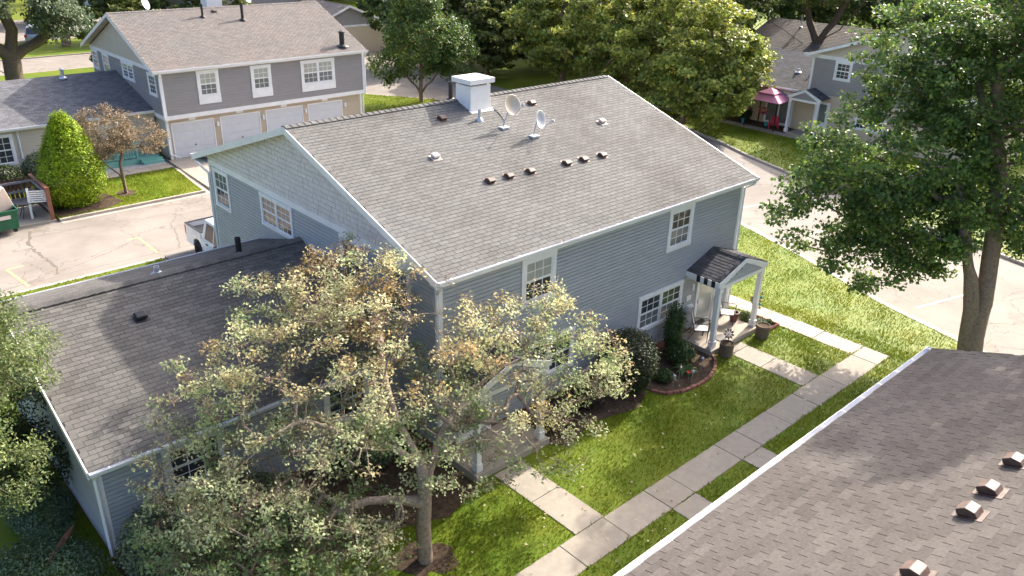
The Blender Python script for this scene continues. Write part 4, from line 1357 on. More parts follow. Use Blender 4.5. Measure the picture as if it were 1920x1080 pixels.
for k in range(14):
    bm.box(39.35, 40.2, 6.5 + k * 1.25, 6.5 + k * 1.25 + 1.23, -.02, .02)
struct(bm.ob('path', MT['concrete']))

# pink gazebo and what stands under it
gz = thing('gazebo', 'pink two-tier canvas gazebo on black posts by the patio door', 'gazebo', (40.5, 15.2, 0))
b_ = B()
c0 = [(-1.05, -1.35, 2.0), (1.0, -1.35, 2.1), (1.0, 1.35, 2.1), (-1.05, 1.35, 2.0)]
c1 = [(-.42, -.5, 2.42), (.42, -.5, 2.42), (.42, .5, 2.42), (-.42, .5, 2.42)]
b_.add(c0 + c1 + [(x, y, z - .03) for x, y, z in c0], [(0, 1, 5, 4), (1, 2, 6, 5), (2, 3, 7, 6), (3, 0, 4, 7), (0, 8, 9, 1), (1, 9, 10, 2), (2, 10, 11, 3), (3, 11, 8, 0), (4, 5, 6, 7)])
b_.ob('canopy', MT['pink'], gz)
b_ = B()
c2 = [(-.55, -.62, 2.44), (.55, -.62, 2.44), (.55, .62, 2.44), (-.55, .62, 2.44)]
b_.add(c2 + [(0, 0, 2.76)] + [(x, y, 2.41) for x, y, z in c2], [(0, 1, 4), (1, 2, 4), (2, 3, 4), (3, 0, 4), (0, 5, 6, 1), (1, 6, 7, 2), (2, 7, 8, 3), (3, 8, 5, 0), (5, 8, 7, 6)])
b_.ob('canopy_top', MT['pink'], gz)
for x in (-.9, .85):
    for y in (-1.15, 1.15):
        B().box(x - .03, x + .03, y - .03, y + .03, .08, 2.08).ob('post', MT['black'], gz)


def adirondack(label, loc, rz_):
    t = thing('chair', label, 'chair', loc, rz_)
    m = MT['redplastic']
    b = B().add([(-.25, -.28, .36), (.25, -.28, .36), (.25, .25, .28), (-.25, .25, .28), (-.25, -.28, .4), (.25, -.28, .4), (.25, .25, .32), (-.25, .25, .32)], [(0, 3, 2, 1), (4, 5, 6, 7), (0, 1, 5, 4), (1, 2, 6, 5), (2, 3, 7, 6), (3, 0, 4, 7)])
    b.ob('seat', m, t)
    for k in range(5):
        x = -.24 + k * .1
        h = (.92, 1.0, 1.04, 1.0, .92)[k]
        B().add([(x, .24, .3), (x + .085, .24, .3), (x + .085, .46, h), (x, .46, h), (x, .27, .3), (x + .085, .27, .3), (x + .085, .49, h), (x, .49, h)], [(0, 3, 2, 1), (4, 5, 6, 7), (0, 1, 5, 4), (1, 2, 6, 5), (2, 3, 7, 6), (3, 0, 4, 7)]).ob('back_slat', m, t)
    for s in (-1, 1):
        B().box(*sorted((s * .27, s * .38)), -.32, .32, .55, .58).ob('armrest', m, t)
        B().box(*sorted((s * .28, s * .32)), -.28, -.2, 0, .55).ob('leg', m, t)
        B().box(*sorted((s * .28, s * .32)), .2, .28, 0, .55).ob('leg', m, t)
    return t


adirondack('red plastic garden chair under the pink gazebo', (40.3, 14.5, .1), 2.2)


def pot(label, loc, r, h, m, cat='pot', name='flower_pot', soil=True, rim=True, rb=.72):
    t = thing(name, label, cat, loc)
    B().lathe((0, 0, 0), [(r * rb, 0), (r, h), (r * 1.08, h) if rim else (r, h), (r * 1.08, h + .03) if rim else (r * .95, h + .001), (r * .9, h + .03) if rim else (r * .9, h), (r * .85, h - .04)], 18).ob('vessel', m, t, smooth=False)
    if soil:
        B().lathe((0, 0, h - .05), [(r * .86, 0), (r * .8, .015)], 14).ob('soil', MT['soil'], t)
    return t


pot('turquoise pot at the lawn edge left of the gazebo', (40.1, 16.75, .1), .14, .28, MT['bluepot'])
pot('small blue pot beside the red chair under the gazebo', (40.6, 15.25, .1), .14, .25, MT['bluepot'])


# ================================================================== FAR BACKGROUND HOUSES
def far_house(label, x0, x1, y0, y1, ze, zr, axis, wallm, roofm, gablem=None, windows=()):
    """plain gabled house far behind; axis = direction of the ridge"""
    t = thing('house', label, 'house')
    gablem = gablem or wallm
    b = B().box(x0 + .3, x1 - .3, y0 + .3, y1 - .3, -.1, ze - .05)
    w = b.ob('wall', MT[wallm], t)
    if axis == 'x':
        yc = (y0 + y1) / 2
        L = math.hypot(yc - y0, zr - ze)
        B().prism([(x0 + .3, y0 + .3, ze - .05), (x0 + .3, yc, zr - .15), (x0 + .3, y1 - .3, ze - .05)], (x1 - x0 - .6, 0, 0)).ob('gable', MT[gablem], t)
        r = B().prism([(x0, y0, ze), (x0, yc, zr), (x0, y1, ze), (x0, y1, ze - .05), (x0, yc, zr - .05), (x0, y0, ze - .05)], (x1 - x0, 0, 0)).ob('roof', MT['deck'], t)
        tabs(r, (x0, y0, ze), (1, 0, 0), np.array([0, yc - y0, zr - ze]) / L, x1 - x0, L, MT[roofm], single=0, tab=.6, exp=.25, th=.02)
        B().prism([(x0 - .03, y0, ze - .2), (x0 - .03, y0, ze), (x0 - .03, yc, zr), (x0 - .03, y1, ze), (x0 - .03, y1, ze - .2), (x0 - .03, yc, zr - .2)], (.028, 0, 0)).ob('rake_board', MT['white'], t)
        B().box(x0, x1, y0 - .06, y0 - .002, ze - .18, ze - .01).ob('gutter', MT['gutter'], t)
    else:
        xc = (x0 + x1) / 2
        L = math.hypot(xc - x0, zr - ze)
        B().prism([(x0 + .3, y0 + .3, ze - .05), (xc, y0 + .3, zr - .15), (x1 - .3, y0 + .3, ze - .05)], (0, y1 - y0 - .6, 0)).ob('gable', MT[gablem], t)
        r = B().prism([(x0, y0, ze), (xc, y0, zr), (x1, y0, ze), (x1, y0, ze - .05), (xc, y0, zr - .05), (x0, y0, ze - .05)], (0, y1 - y0, 0)).ob('roof', MT['deck'], t)
        tabs(r, (x0, y0, ze), (0, 1, 0), np.array([xc - x0, 0, zr - ze]) / L, y1 - y0, L, MT[roofm], single=0, tab=.6, exp=.25, th=.02)
        B().prism([(x0, y0 - .03, ze - .2), (x0, y0 - .03, ze), (xc, y0 - .03, zr), (x1, y0 - .03, ze), (x1, y0 - .03, ze - .2), (xc, y0 - .03, zr - .2)], (0, .028, 0)).ob('rake_board', MT['white'], t)
        B().box(x0 - .06, x0 - .002, y0, y1, ze - .18, ze - .01).ob('gutter', MT['gutter'], t)
        B().box(x0 + .28, x1 - .28, y0 + .26, y0 + .3, ze - .25, ze - .06).ob('gable_band', MT['white'], t)
    for (o, u, n, w_, h_) in windows:
        window(t, o, u, n, w_, h_, 1, trim=.14, muntins=False)
    return t


far_house('low far house with brown roof and dish behind the dark right wing', 57, 68, 12, 29, 2.35, 4.6, 'y', 'cream', 'shingle_tan')
dish('small white satellite dish on the low far roof near the big forked tree', (61.5, 25.3, 4.2), (61.5, 25.3, 4.95), (.5, -.8, .3), .36, MT['dish'], feed=True)
far_house('tan far garage with grey gable just beyond the right end of the taupe house', 29.5, 38.5, 57.5, 70, 2.7, 4.5, 'y', 'tan', 'shingle_tan', 'taupe')
far_house('tall taupe house behind the tan garage, mostly hidden by trees', 24, 35, 66, 80, 5.2, 7.6, 'y', 'taupe', 'shingle_tan', 'taupe')
far_house('far house with grey roof showing above the big maple at the upper right', 64, 78, -9, 3, 5.2, 7.8, 'x', 'tan', 'shingle_tan')
far_house('white far house behind the parked cars at the upper left', 26, 40, 108, 118, 3.2, 6.5, 'y', 'white', 'shingle_blue')
far_house('far house with a pale wall behind the trees above the white chimney', 70, 84, 60, 74, 5, 7.4, 'x', 'cream', 'shingle_tan')
far_house('taupe far house half hidden behind trees above the tan roof', 40, 54, 98, 110, 5, 7.4, 'x', 'taupe', 'shingle_tan')

# ================================================================== VEHICLES
def wheel(t, x, y, r, w, side):
    tb = B().lathe((x, y, r), [(r * .62, -w / 2), (r * .93, -w / 2), (r, -w * .36), (r, w * .36), (r * .93, w / 2), (r * .62, w / 2)], 24, axis=(0, 1, 0))
    wh = tb.ob('wheel', MT['tyre'], t)
    B().lathe((x, y, r), [(r * .6, -w * .42), (r * .62, w * .42)], 20, axis=(0, 1, 0)).ob('rim', MT['rim'], wh)
    for k in range(6):
        a = k * math.pi / 3
        c, s = math.cos(a), math.sin(a)
        u = np.array([c, 0, s])
        v = np.array([-s, 0, c])
        B().obox((x, y, r), u, v, np.array([0, 1.0, 0]), .04, r * .58, -.03, .03, *sorted((side * w * .42, side * w * .5))).ob('spoke', MT['rim'], wh)


def arch_profile(pts, wheels, r):
    """side outline with wheel arches cut into its lower edge (pts go round from rear bottom to front bottom along the bottom last)"""
    out = list(pts)
    zb = pts[0][1]
    for cx in sorted(wheels, reverse=True):
        for k in range(9):
            a = math.pi * k / 8
            out.append((cx + r * math.cos(a), zb + max(0, r * math.sin(a))))
    return out


def pickup(label, loc, rz_):
    t = thing('pickup_truck', label, 'pickup truck', loc, rz_)
    L, W2 = 5.4, .93
    paint = MT['carwhite']
    # x forward, rear bumper at x=0
    low = [(0.08, .45), (0.06, .62), (.05, 1.02), (3.95, 1.05), (5.1, 1.0), (5.32, .86), (5.36, .45)]
    low = low[:1] + low[1:]
    P = arch_profile(low, (1.2, 4.45), .44)
    b = B().prism([(x, -W2, z) for x, z in P], (0, 2 * W2, 0))
    b.ob('body', paint, t, bevel=.035)
    B().box(.25, 5.2, -W2 + .12, W2 - .12, .34, .62).ob('chassis', MT['black'], t)
    # bed walls above the body line
    for s in (-1, 1):
        B().box(.06, 1.62, *sorted((s * W2 * .995, s * (W2 - .1))), 1.0, 1.27).ob('bed_side', paint, t, bevel=.02)
        B().box(.06, 1.62, *sorted((s * W2 * 1.0, s * (W2 - .11))), 1.272, 1.295).ob('bed_rail', MT['black'], t)
    tg = B().box(.05, .13, -W2 + .1, W2 - .1, .72, 1.27).ob('tailgate', paint, t, bevel=.02)
    B().box(.05, .14, -W2 + .1, W2 - .1, 1.272, 1.295).ob('tailgate_rail', MT['black'], t)
    B().box(.13, 1.61, -W2 + .1, W2 - .1, 1.03, 1.06).ob('bed_floor', MT['black'], t)
    for s in (-1, 1):
        B().box(.14, 1.61, *sorted((s * (W2 - .1), s * (W2 - .115))), 1.06, 1.27).ob('bed_liner', MT['black'], t)
    B().box(1.60, 1.61, -W2 + .12, W2 - .12, 1.06, 1.27).ob('bed_liner', MT['black'], t)
    # cab
    z0, z1 = 1.03, 1.88
    c = [(1.63, -W2 * .985, z0), (3.8, -W2 * .985, z0), (3.8, W2 * .985, z0), (1.63, W2 * .985, z0), (1.78, -W2 * .8, z1), (3.0, -W2 * .8, z1), (3.0, W2 * .8, z1), (1.78, W2 * .8, z1)]
    B().add(c, [(0, 3, 2, 1), (4, 5, 6, 7), (0, 1, 5, 4), (1, 2, 6, 5), (2, 3, 7, 6), (3, 0, 4, 7)]).ob('cab', paint, t, bevel=.05)

    def side_pt(x, z, s, e=.004):
        k = (z - z0) / (z1 - z0)
        return (x, s * (W2 * .985 + (W2 * .8 - W2 * .985) * k + e), z)
    for s in (-1, 1):
        for xs in (((1.92, 1.12), (2.68, 1.12), (2.68, 1.78), (2.02, 1.78)), ((2.75, 1.12), (3.52, 1.12), (2.98, 1.78), (2.75, 1.78))):
            q = [side_pt(x, z, s) for x, z in xs]
            q2 = [side_pt(x, z, s, -.02) for x, z in xs]
            B().add(q + q2, [(0, 1, 2, 3), (4, 7, 6, 5), (0, 4, 5, 1), (1, 5, 6, 2), (2, 6, 7, 3), (3, 7, 4, 0)]).ob('side_window', MT['cartglass'], t)
        B().box(3.32, 3.48, *sorted((s * (W2 + .0), s * (W2 + .22))), 1.1, 1.3).ob('mirror', MT['black'], t, bevel=.03)
        for hx in (2.2, 2.9):
            B().box(hx - .1, hx + .06, *sorted((s * W2, s * (W2 + .03))), .93, .97).ob('door_handle', MT['black'], t)
        for dx in (1.76, 2.71, 3.72):
            B().box(dx - .004, dx + .004, *sorted((s * (W2 - .02), s * (W2 + .0015))), .52, 1.0).ob('door_seam', MT['black'], t)
    # windscreen and rear window
    for x0, x1, e in ((4.0, 3.29, .006), (1.67, 1.765, -.006)):
        q = [(x0 - (0 if e > 0 else 0) + e, -W2 * .86, z0 + .09), (x0 + e, W2 * .86, z0 + .09), (x1 + e, W2 * .74, z1 - .07), (x1 + e, -W2 * .74, z1 - .07)]
        if e > 0:
            q = [(3.73, -W2 * .88, z0 + .08), (3.73, W2 * .88, z0 + .08), (3.09, W2 * .76, z1 - .06), (3.09, -W2 * .76, z1 - .06)]
        q2 = [(x - math.copysign(.03, e), y, z - .03) for x, y, z in q]
        B().add(q + q2, [(0, 1, 2, 3), (4, 7, 6, 5), (0, 4, 5, 1), (1, 5, 6, 2), (2, 6, 7, 3), (3, 7, 4, 0)]).ob('windscreen', MT['cartglass'], t)
    for s in (-1, 1):
        B().box(.02, .16, *sorted((s * (W2 - .1), s * (W2 + .004))), .80, 1.18).ob('tail_light', MT['red'], t, bevel=.02)
        B().box(5.2, 5.37, *sorted((s * (W2 - .28), s * (W2 - .02))), .78, .92).ob('headlight', MT['dish'], t, bevel=.02)
        wheel(t, 1.2, s * (W2 - .12), .40, .25, s)
        wheel(t, 4.45, s * (W2 - .12), .40, .25, s)
    B().box(-.08, .08, -W2 + .05, W2 - .05, .48, .66).ob('bumper', MT['galv'], t, bevel=.03)
    B().box(5.3, 5.44, -W2 + .05, W2 - .05, .42, .62).ob('bumper', MT['galv'], t, bevel=.03)
    return t


pickup('white pickup truck with open bed parked behind the blue-grey house', (1.98, 18.25, -.04), -math.pi / 2)


def car(label, loc, rz_, paint, L=4.5, H=1.65, suv=True, W2=.9, name='parked_car', cat='car'):
    t = thing(name, label, cat, loc, rz_, 'cars parked far behind')
    zb = .32
    belt = .95 if suv else .85
    low = [(0.02, zb), (0, .75), (.06, belt), (L * .70, belt), (L * .96, belt - .12), (L, .6), (L - .03, zb)]
    P = arch_profile(low, (L * .19, L * .80), .39)
    B().prism([(x, -W2, z) for x, z in P], (0, 2 * W2, 0)).ob('body', paint, t, bevel=.06)
    B().box(.2, L - .2, -W2 + .06, W2 - .06, .2, .5).ob('chassis', MT['black'], t)
    x0, x1, x2, x3 = (.06, L * .76, L * .56, .30) if suv else (L * .12, L * .76, L * .56, L * .28)
    z0, z1 = belt - .03, H
    k = .78
    c = [(x0, -W2 * .97, z0), (x1, -W2 * .97, z0), (x1, W2 * .97, z0), (x0, W2 * .97, z0), (x3, -W2 * k, z1), (x2, -W2 * k, z1), (x2, W2 * k, z1), (x3, W2 * k, z1)]
    B().add(c, [(0, 3, 2, 1), (4, 5, 6, 7), (0, 1, 5, 4), (1, 2, 6, 5), (2, 3, 7, 6), (3, 0, 4, 7)]).ob('cabin', paint, t, bevel=.07)

    def lerp(a, b, f):
        return a + (b - a) * f
    for s in (-1, 1):
        a0, a1 = .12, .86
        row = []
        for f0, f1 in ((.06, .34), (.37, .64), (.67, .93)):
            q = []
            for f, h in ((f0, a0), (f1, a0), (f1, a1), (f0, a1)):
                xl, xr = lerp(x0, x3, h), lerp(x1, x2, h)
                q.append((lerp(xl, xr, f), s * (lerp(W2 * .97, W2 * k, h) + .005), lerp(z0, z1, h)))
            q2 = [(x, y - s * .03, z) for x, y, z in q]
            B().add(q + q2, [(0, 1, 2, 3), (4, 7, 6, 5), (0, 4, 5, 1), (1, 5, 6, 2), (2, 6, 7, 3), (3, 7, 4, 0)]).ob('side_window', MT['cartglass'], t)
        B().box(-.02, .12, *sorted((s * (W2 - .25), s * (W2 + .004))), .72, belt).ob('tail_light', MT['red'], t, bevel=.02)
        B().box(L - .16, L + .01, *sorted((s * (W2 - .3), s * (W2 - .02))), .62, .75).ob('headlight', MT['dish'], t, bevel=.02)
        wheel(t, L * .19, s * (W2 - .1), .35, .22, s)
        wheel(t, L * .80, s * (W2 - .1), .35, .22, s)
    for xa, xb, e in ((x1, x2, 1), (x0, x3, -1)):
        q = []
        for y, h in ((-.84, .12), (.84, .12), (.84, .86), (-.84, .86)):
            q.append((lerp(xa, xb, h) + e * .012, y * lerp(W2 * .97, W2 * k, h), lerp(z0, z1, h) + .012))
        q2 = [(x - e * .04, y, z - .03) for x, y, z in q]
        B().add(q + q2, [(0, 1, 2, 3), (4, 7, 6, 5), (0, 4, 5, 1), (1, 5, 6, 2), (2, 6, 7, 3), (3, 7, 4, 0)]).ob('windscreen', MT['cartglass'], t)
    return t


car('white sport utility car parked beyond the sunlit lawn at the upper left', (15.0, 84.3, -.11), .25, MT['carwhite'])
car('silver car half hidden behind the big tree\'s drooping branch', (11.2, 78.8, -.0), 1.2, MT['carsilver'], suv=True)
car('white car at the left frame edge behind the big tree', (5.2, 88.5, -.11), .6, MT['carwhite'], suv=False, H=1.45)

# ================================================================== RUBBISH CORNER
dp = thing('dumpster', 'green steel dumpster at the left edge beside the picket fence', 'dumpster', (-4.6, 25.35, -.02))
b_ = B().add([(-.95, -.5, .18), (.95, -.5, .18), (.95, .5, .18), (-.95, .5, .18), (-1.0, -.62, 1.02), (1.0, -.62, 1.02), (1.0, .62, 1.15), (-1.0, .62, 1.15)],
             [(0, 3, 2, 1), (0, 1, 5, 4), (1, 2, 6, 5), (2, 3, 7, 6), (3, 0, 4, 7)])
b_.ob('bin', MT['greensteel'], dp)
B().box(-1.03, 1.03, -.66, -.6, .98, 1.05).ob('rim', MT['greensteel'], dp)
B().box(.985, 1.03, -.6, .6, .98, 1.07).ob('rim', MT['greensteel'], dp)
B().box(-1.0, 1.0, -.58, .6, .9, .93).ob('contents', MT['black'], dp)
B().add([(-1, .5, 1.15), (0.0, .5, 1.15), (0.0, .68, 1.75), (-1, .68, 1.75), (-1, .53, 1.14), (0.0, .53, 1.14), (0.0, .71, 1.74), (-1, .71, 1.74)], [(0, 1, 2, 3), (4, 7, 6, 5), (0, 4, 5, 1), (1, 5, 6, 2), (2, 6, 7, 3), (3, 7, 4, 0)]).ob('lid', MT['galv'], dp)
B().box(.2, .7, -.625, -.6, .68, .84).ob('sticker', MT['cardboard'], dp)
for x in (-.8, .8):
    for y in (-.4, .4):
        B().lathe((x, y, .09), [(.09, -.03), (.09, .03)], 12, axis=(0, 1, 0)).ob('caster', MT['black'], dp)
cb = tag(B().box(-.36, .36, -.3, .3, -.62, .62).ob('discarded_box', MT['cardboard'], bevel=.02), 'large pale box standing tilted in the green dumpster', 'box')
cb.location = (-4.12, 25.35, 1.42)
cb.rotation_euler = (.35, -.38, .2)

pf = thing('picket_fence', 'dark brown picket fence corner round the rubbish pad', 'fence', (0, 0, 0))


def picket(x, y, along_x):
    z1 = 1.42 + random.uniform(-.02, .02)
    w = .07
    if along_x:
        pts = [(x - w, y, .05), (x + w, y, .05), (x + w, y, z1 - .08), (x + w * .5, y, z1), (x - w * .5, y, z1), (x - w, y, z1 - .08)]
        vec = (0, .025, 0)
    else:
        pts = [(x, y - w, .05), (x, y + w, .05), (x, y + w, z1 - .08), (x, y + w * .5, z1), (x, y - w * .5, z1), (x, y - w, z1 - .08)]
        vec = (.025, 0, 0)
    B().prism(pts, vec).ob('picket', MT['fencewood'], pf)


for k in range(26):
    picket(-7.0 + k * .19, 28.2, True)
for k in range(13):
    picket(-2.1, 25.75 + k * .19, False)
for z in (.35, .72, 1.15):
    B().box(-7.1, -2.15, 28.13, 28.195, z, z + .1).ob('rail', MT['greywood'], pf)
    B().box(-2.16, -2.102, 25.65, 28.12, z, z + .1).ob('rail', MT['greywood'], pf)
B().box(-2.2, -2.03, 25.55, 25.66, -.02, 1.5).ob('post', MT['rustwood'], pf)
B().box(-2.2, -2.05, 25.662, 28.25, 1.45, 1.5).ob('cap_rail', MT['rustwood'], pf)

tb = thing('patio_table', 'round black metal patio table left beside the dumpster', 'table', (-2.85, 26.75, -.02))
B().lathe((0, 0, .7), [(.52, 0), (.54, .012), (.52, .028)], 24).ob('top', MT['rim'], tb)
for k in range(4):
    a = math.pi / 4 + k * math.pi / 2
    B().tube([(.12 * math.cos(a), .12 * math.sin(a), .7), (.2 * math.cos(a), .2 * math.sin(a), .4), (.38 * math.cos(a), .38 * math.sin(a), 0)], .016, 6).ob('leg', MT['black'], tb)

wf = thing('slatted_panel', 'white slatted furniture frame leaning against the fence post', 'panel', (-2.42, 26.05, -.02), 1.45)
for y in (-.42, .42):
    B().box(-.02, .02, y - .05, y + .05, 0, 1.42 - (.1 if y < 0 else 0)).ob('upright', MT['white'], wf)
for k in range(6):
    B().box(-.014, .014, -.37, .37, .75 + k * .095, .81 + k * .095).ob('slat', MT['white'], wf)
wf.rotation_euler = (0.0, .10, 1.15)

# ================================================================== PORCH FURNITURE AND GARDEN THINGS
def patio_chair(label, loc, rz_):
    t = thing('patio_chair', label, 'chair', loc, rz_, 'patio chairs on the right porch')
    # x to the right, -y is the front
    B().add([(-.23, -.24, .42), (.23, -.24, .42), (.23, .2, .38), (-.23, .2, .38), (-.23, -.24, .435), (.23, -.24, .435), (.23, .2, .395), (-.23, .2, .395)], [(0, 3, 2, 1), (4, 5, 6, 7), (0, 1, 5, 4), (1, 2, 6, 5), (2, 3, 7, 6), (3, 0, 4, 7)]).ob('seat', MT['sling_pale'], t)
    B().add([(-.23, .2, .38), (.23, .2, .38), (.23, .36, .98), (-.23, .36, .98), (-.23, .215, .38), (.23, .215, .38), (.23, .375, .98), (-.23, .375, .98)], [(0, 1, 2, 3), (4, 7, 6, 5), (0, 4, 5, 1), (1, 5, 6, 2), (2, 6, 7, 3), (3, 7, 4, 0)]).ob('backrest', MT['sling'], t)
    for s in (-1, 1):
        B().tube([(s * .25, -.26, 0), (s * .25, -.26, .62), (s * .25, -.2, .65), (s * .25, .24, .63)], .014, 6).ob('front_leg', MT['bronze'], t)
        B().tube([(s * .25, .38, 0), (s * .25, .18, .36), (s * .25, .37, 1.0)], .014, 6).ob('rear_leg', MT['bronze'], t)
        B().tube([(s * .25, -.26, .41), (s * .25, .2, .38)], .012, 6).ob('seat_rail', MT['bronze'], t)
    B().tube([(-.25, .372, 1.0), (.25, .372, 1.0)], .014, 6).ob('top_rail', MT['bronze'], t)
    B().tube([(-.25, -.26, .42), (.25, -.26, .42)], .012, 6).ob('front_rail', MT['bronze'], t)
    return t


patio_chair('grey sling patio chair on the porch, left of the storm door', (10.98, -.62, .19), .55)
patio_chair('grey sling patio chair on the porch, right of the storm door', (12.72, -.5, .19), .45)
st_ = thing('side_table', 'small black square side table beside the left patio chair', 'table', (11.38, -.42, .19))
B().box(-.2, .2, -.2, .2, .38, .41).ob('top', MT['black'], st_)
for x in (-.17, .17):
    for y in (-.17, .17):
        B().box(x - .015, x + .015, y - .015, y + .015, 0, .38).ob('leg', MT['black'], st_)
tag(B().box(11.32, 11.80, -1.22, -.9, .192, .21).ob('door_mat', MT['black']), 'black mat lying on the right porch floor near the step', 'mat')
pot('dark red glazed pot behind the right porch post', (13.0, -.62, .19), .17, .33, MT['terracotta'])
pot('weathered log planter in front of the right porch post', (13.05, -1.78, .0), .24, .48, MT['woodbarrel'], name='log_planter', cat='planter', rim=False, rb=.95)
pot('weathered log planter in front of the left post of the right porch', (10.95, -1.72, .0), .24, .48, MT['woodbarrel'], name='log_planter', cat='planter', rim=False, rb=.95)
wsock = thing('hanging_ornament', 'green and yellow ornament hanging on the right porch post', 'ornament', (13.1, -1.5, 1.55))
for k in range(5):
    B().lathe((random.uniform(-.03, .03), 0, -k * .13), [(.01, -.06), (.055, -.02), (.05, .03), (.01, .06)], 8).ob('bead', MT['teal' if k % 2 else 'yellow'], wsock)
B().tube([(0, 0, .3), (0, 0, -.5)], .006, 5).ob('cord', MT['black'], wsock)


def spinner(label, loc, h, n=9):
    t = thing('flower_spinner', label, 'ornament', loc)
    B().tube([(0, 0, 0), (0, 0, h)], .009, 6).ob('stem', MT['bronze'], t)
    ax = np.array([-.45, -.75, .45])
    ax /= np.linalg.norm(ax)
    e1 = np.cross(ax, (0, 0, 1.0))
    e1 /= np.linalg.norm(e1)
    e2 = np.cross(ax, e1)
    c = np.array([0, 0, h])
    for k in range(n):
        a = 2 * math.pi * k / n
        u = math.cos(a) * e1 + math.sin(a) * e2
        v = np.cross(ax, u)
        q = [c + u * .04, c + u * .14 + v * .045, c + u * .2, c + u * .14 - v * .045]
        B().prism(q, ax * .008).ob('petal', MT['bronze' if k % 2 else 'rim'], t)
    B().lathe(c, [(.05, -.01), (.05, .02), (.02, .035)], 12, axis=ax).ob('hub', MT['galv'], t)


spinner('dark metal flower spinner in the square brick bed', (14.05, -.75, 0), .75)
spinner('dark metal flower spinner at the porch edge by the left post', (11.3, -1.53, 0), .62)


def stake_light(label, loc):
    t = thing('stake_light', label, 'garden light', loc, 0, 'stake lights in the curved bed')
    B().tube([(0, 0, 0), (0, 0, .36)], .007, 6).ob('stake', MT['galv'], t)
    B().lathe((0, 0, .40), [(.01, -.055), (.045, -.03), (.055, 0), (.045, .03), (.01, .055)], 12).ob('globe', MT['dish'], t, smooth=True)


for lb, p in (('silver stake light nearest the yew bush in the curved bed', (7.95, -1.85)), ('silver stake light behind the red flower in the curved bed', (8.62, -2.05)),
              ('silver stake light right of the broad-leaved plant', (9.55, -1.75)), ('silver stake light near the porch post in the curved bed', (10.25, -1.55)),
              ('silver stake light against the porch step', (10.3, -.9))):
    stake_light(lb, (*p, .02))


def garden_flag(label, loc):
    t = thing('garden_flag', label, 'flag', loc)
    B().tube([(0, 0, 0), (.03, 0, .62)], .008, 6).ob('pole', MT['galv'], t)
    V = []
    for k in range(7):
        w = .035 * math.sin(k * 1.3)
        V += [(.03, w, .60 - k * .035), (.12 + w * .5, w + .02, .59 - k * .036)]
    for k in range(6):
        q = [V[2 * k], V[2 * k + 1], V[2 * k + 3], V[2 * k + 2]]
        B().prism(q, (0, .006, 0)).ob('stripe', MT['redplastic' if k % 2 else 'white'], t)


garden_flag('small striped flag on a stake beside the red flower', (8.35, -1.75, .02))
garden_flag('small striped flag on a stake by the porch post', (10.4, -1.35, .02))

# curved brick-edged bed, square scallop-edged bed, bare bed by the left porch
bed = thing('flower_bed', 'curved brick-edged flower bed between the yew and the right porch', 'flower bed')
arc = [(7.25, -1.55), (7.45, -1.95), (7.95, -2.2), (8.6, -2.3), (9.3, -2.25), (9.85, -2.05), (10.3, -1.78), (10.6, -1.47)]
B().flat([(7.1, -.01)] + [(7.15, -1.2)] + arc + [(10.49, -1.46), (10.49, -.01)], -.02, .03).ob('bed_soil', MT['soil'], bed)
seg = []
for a, b in zip(arc[:-1], arc[1:]):
    a, b = np.array(a), np.array(b)
    seg.append((a, b, np.linalg.norm(b - a)))
tot = sum(s[2] for s in seg)
n = int(tot / .22)
for k in range(n):
    d = (k + .5) * tot / n
    for a, b, l in seg:
        if d <= l:
            break
        d -= l
    p = a + (b - a) * d / l
    t = (b - a) / l
    B().obox((p[0], p[1], 0), np.array([t[0], t[1], 0]), np.array([-t[1], t[0], 0]), np.array([0, 0, 1.0]), -.103, .103, -.05, .05, -.01, .085 + random.uniform(-.01, .01)).ob('brick', MT['brick'], bed, bevel=.012)
bed2 = thing('flower_bed', 'square flower bed with scalloped brick edging right of the porch', 'flower bed')
B().flat([(13.3, -1.66), (14.2, -1.66), (14.2, -.2), (13.3, -.2)], -.02, .03).ob('bed_soil', MT['soil'], bed2)
for k in range(10):
    x = 13.36 + k * .094
    B().lathe((x, -1.7, -.02), [(.045, 0), (.045, .12), (.02, .145)], 8).ob('scallop', MT['brick'], bed2)
for k in range(15):
    B().lathe((14.24, -1.7 + k * .094, -.02), [(.045, 0), (.045, .12), (.02, .145)], 8).ob('scallop', MT['brick'], bed2)
struct(B().flat([(2.98, -.01), (7.08, -.01), (7.1, -1.5), (6.2, -1.9), (4.6, -1.5), (3.4, -1.85), (2.98, -1.6)], -.02, .012).ob('soil_bed', MT['soil']))
struct(B().flat([(-7.6, 1.74), (.3, 1.74), (.3, -.6), (.25, -1.6), (-1.0, -2.0), (-2.5, -1.4), (-5, -1.0), (-7.4, -.6)], -.02, .011).ob('soil_bed', MT['soil']))
def soil_ring(cx, cy, r, seed):
    rg = np.random.default_rng(seed)
    P = []
    for k in range(28):
        a = 2 * math.pi * k / 28
        q = r * (1 + .22 * math.sin(2 * a + seed) + .14 * math.sin(5 * a + 1) + rg.uniform(-.1, .1))
        P.append((cx + q * math.cos(a), cy + q * math.sin(a)))
    struct(B().flat(P, -.02, .011).ob('soil_bed', MT['soil']))


soil_ring(-2.3, -2.75, .62, 3)
struct(B().flat([(-1.85, 25.65), (.4, 25.65), (1.2, 26.2), (.8, 28.6), (-1.85, 29)], -.02, .012).ob('soil_bed', MT['soil']))
soil_ring(1.74, 27.33, .5, 5)
# broken piece of bark at the bottom left corner
bk = B()
bk.tube([(-8.7, 2.05, .45), (-8.45, 2.25, .5), (-8.2, 2.5, .52), (-7.95, 2.72, .6)], [.02, .06, .075, .01], 7)
tag(bk.ob('broken_branch', MT['rustwood']), 'split brown branch lying on the juniper at the bottom left', 'branch')

# ================================================================== VEGETATION
LEAF = {}
LEAF['apple'] = None


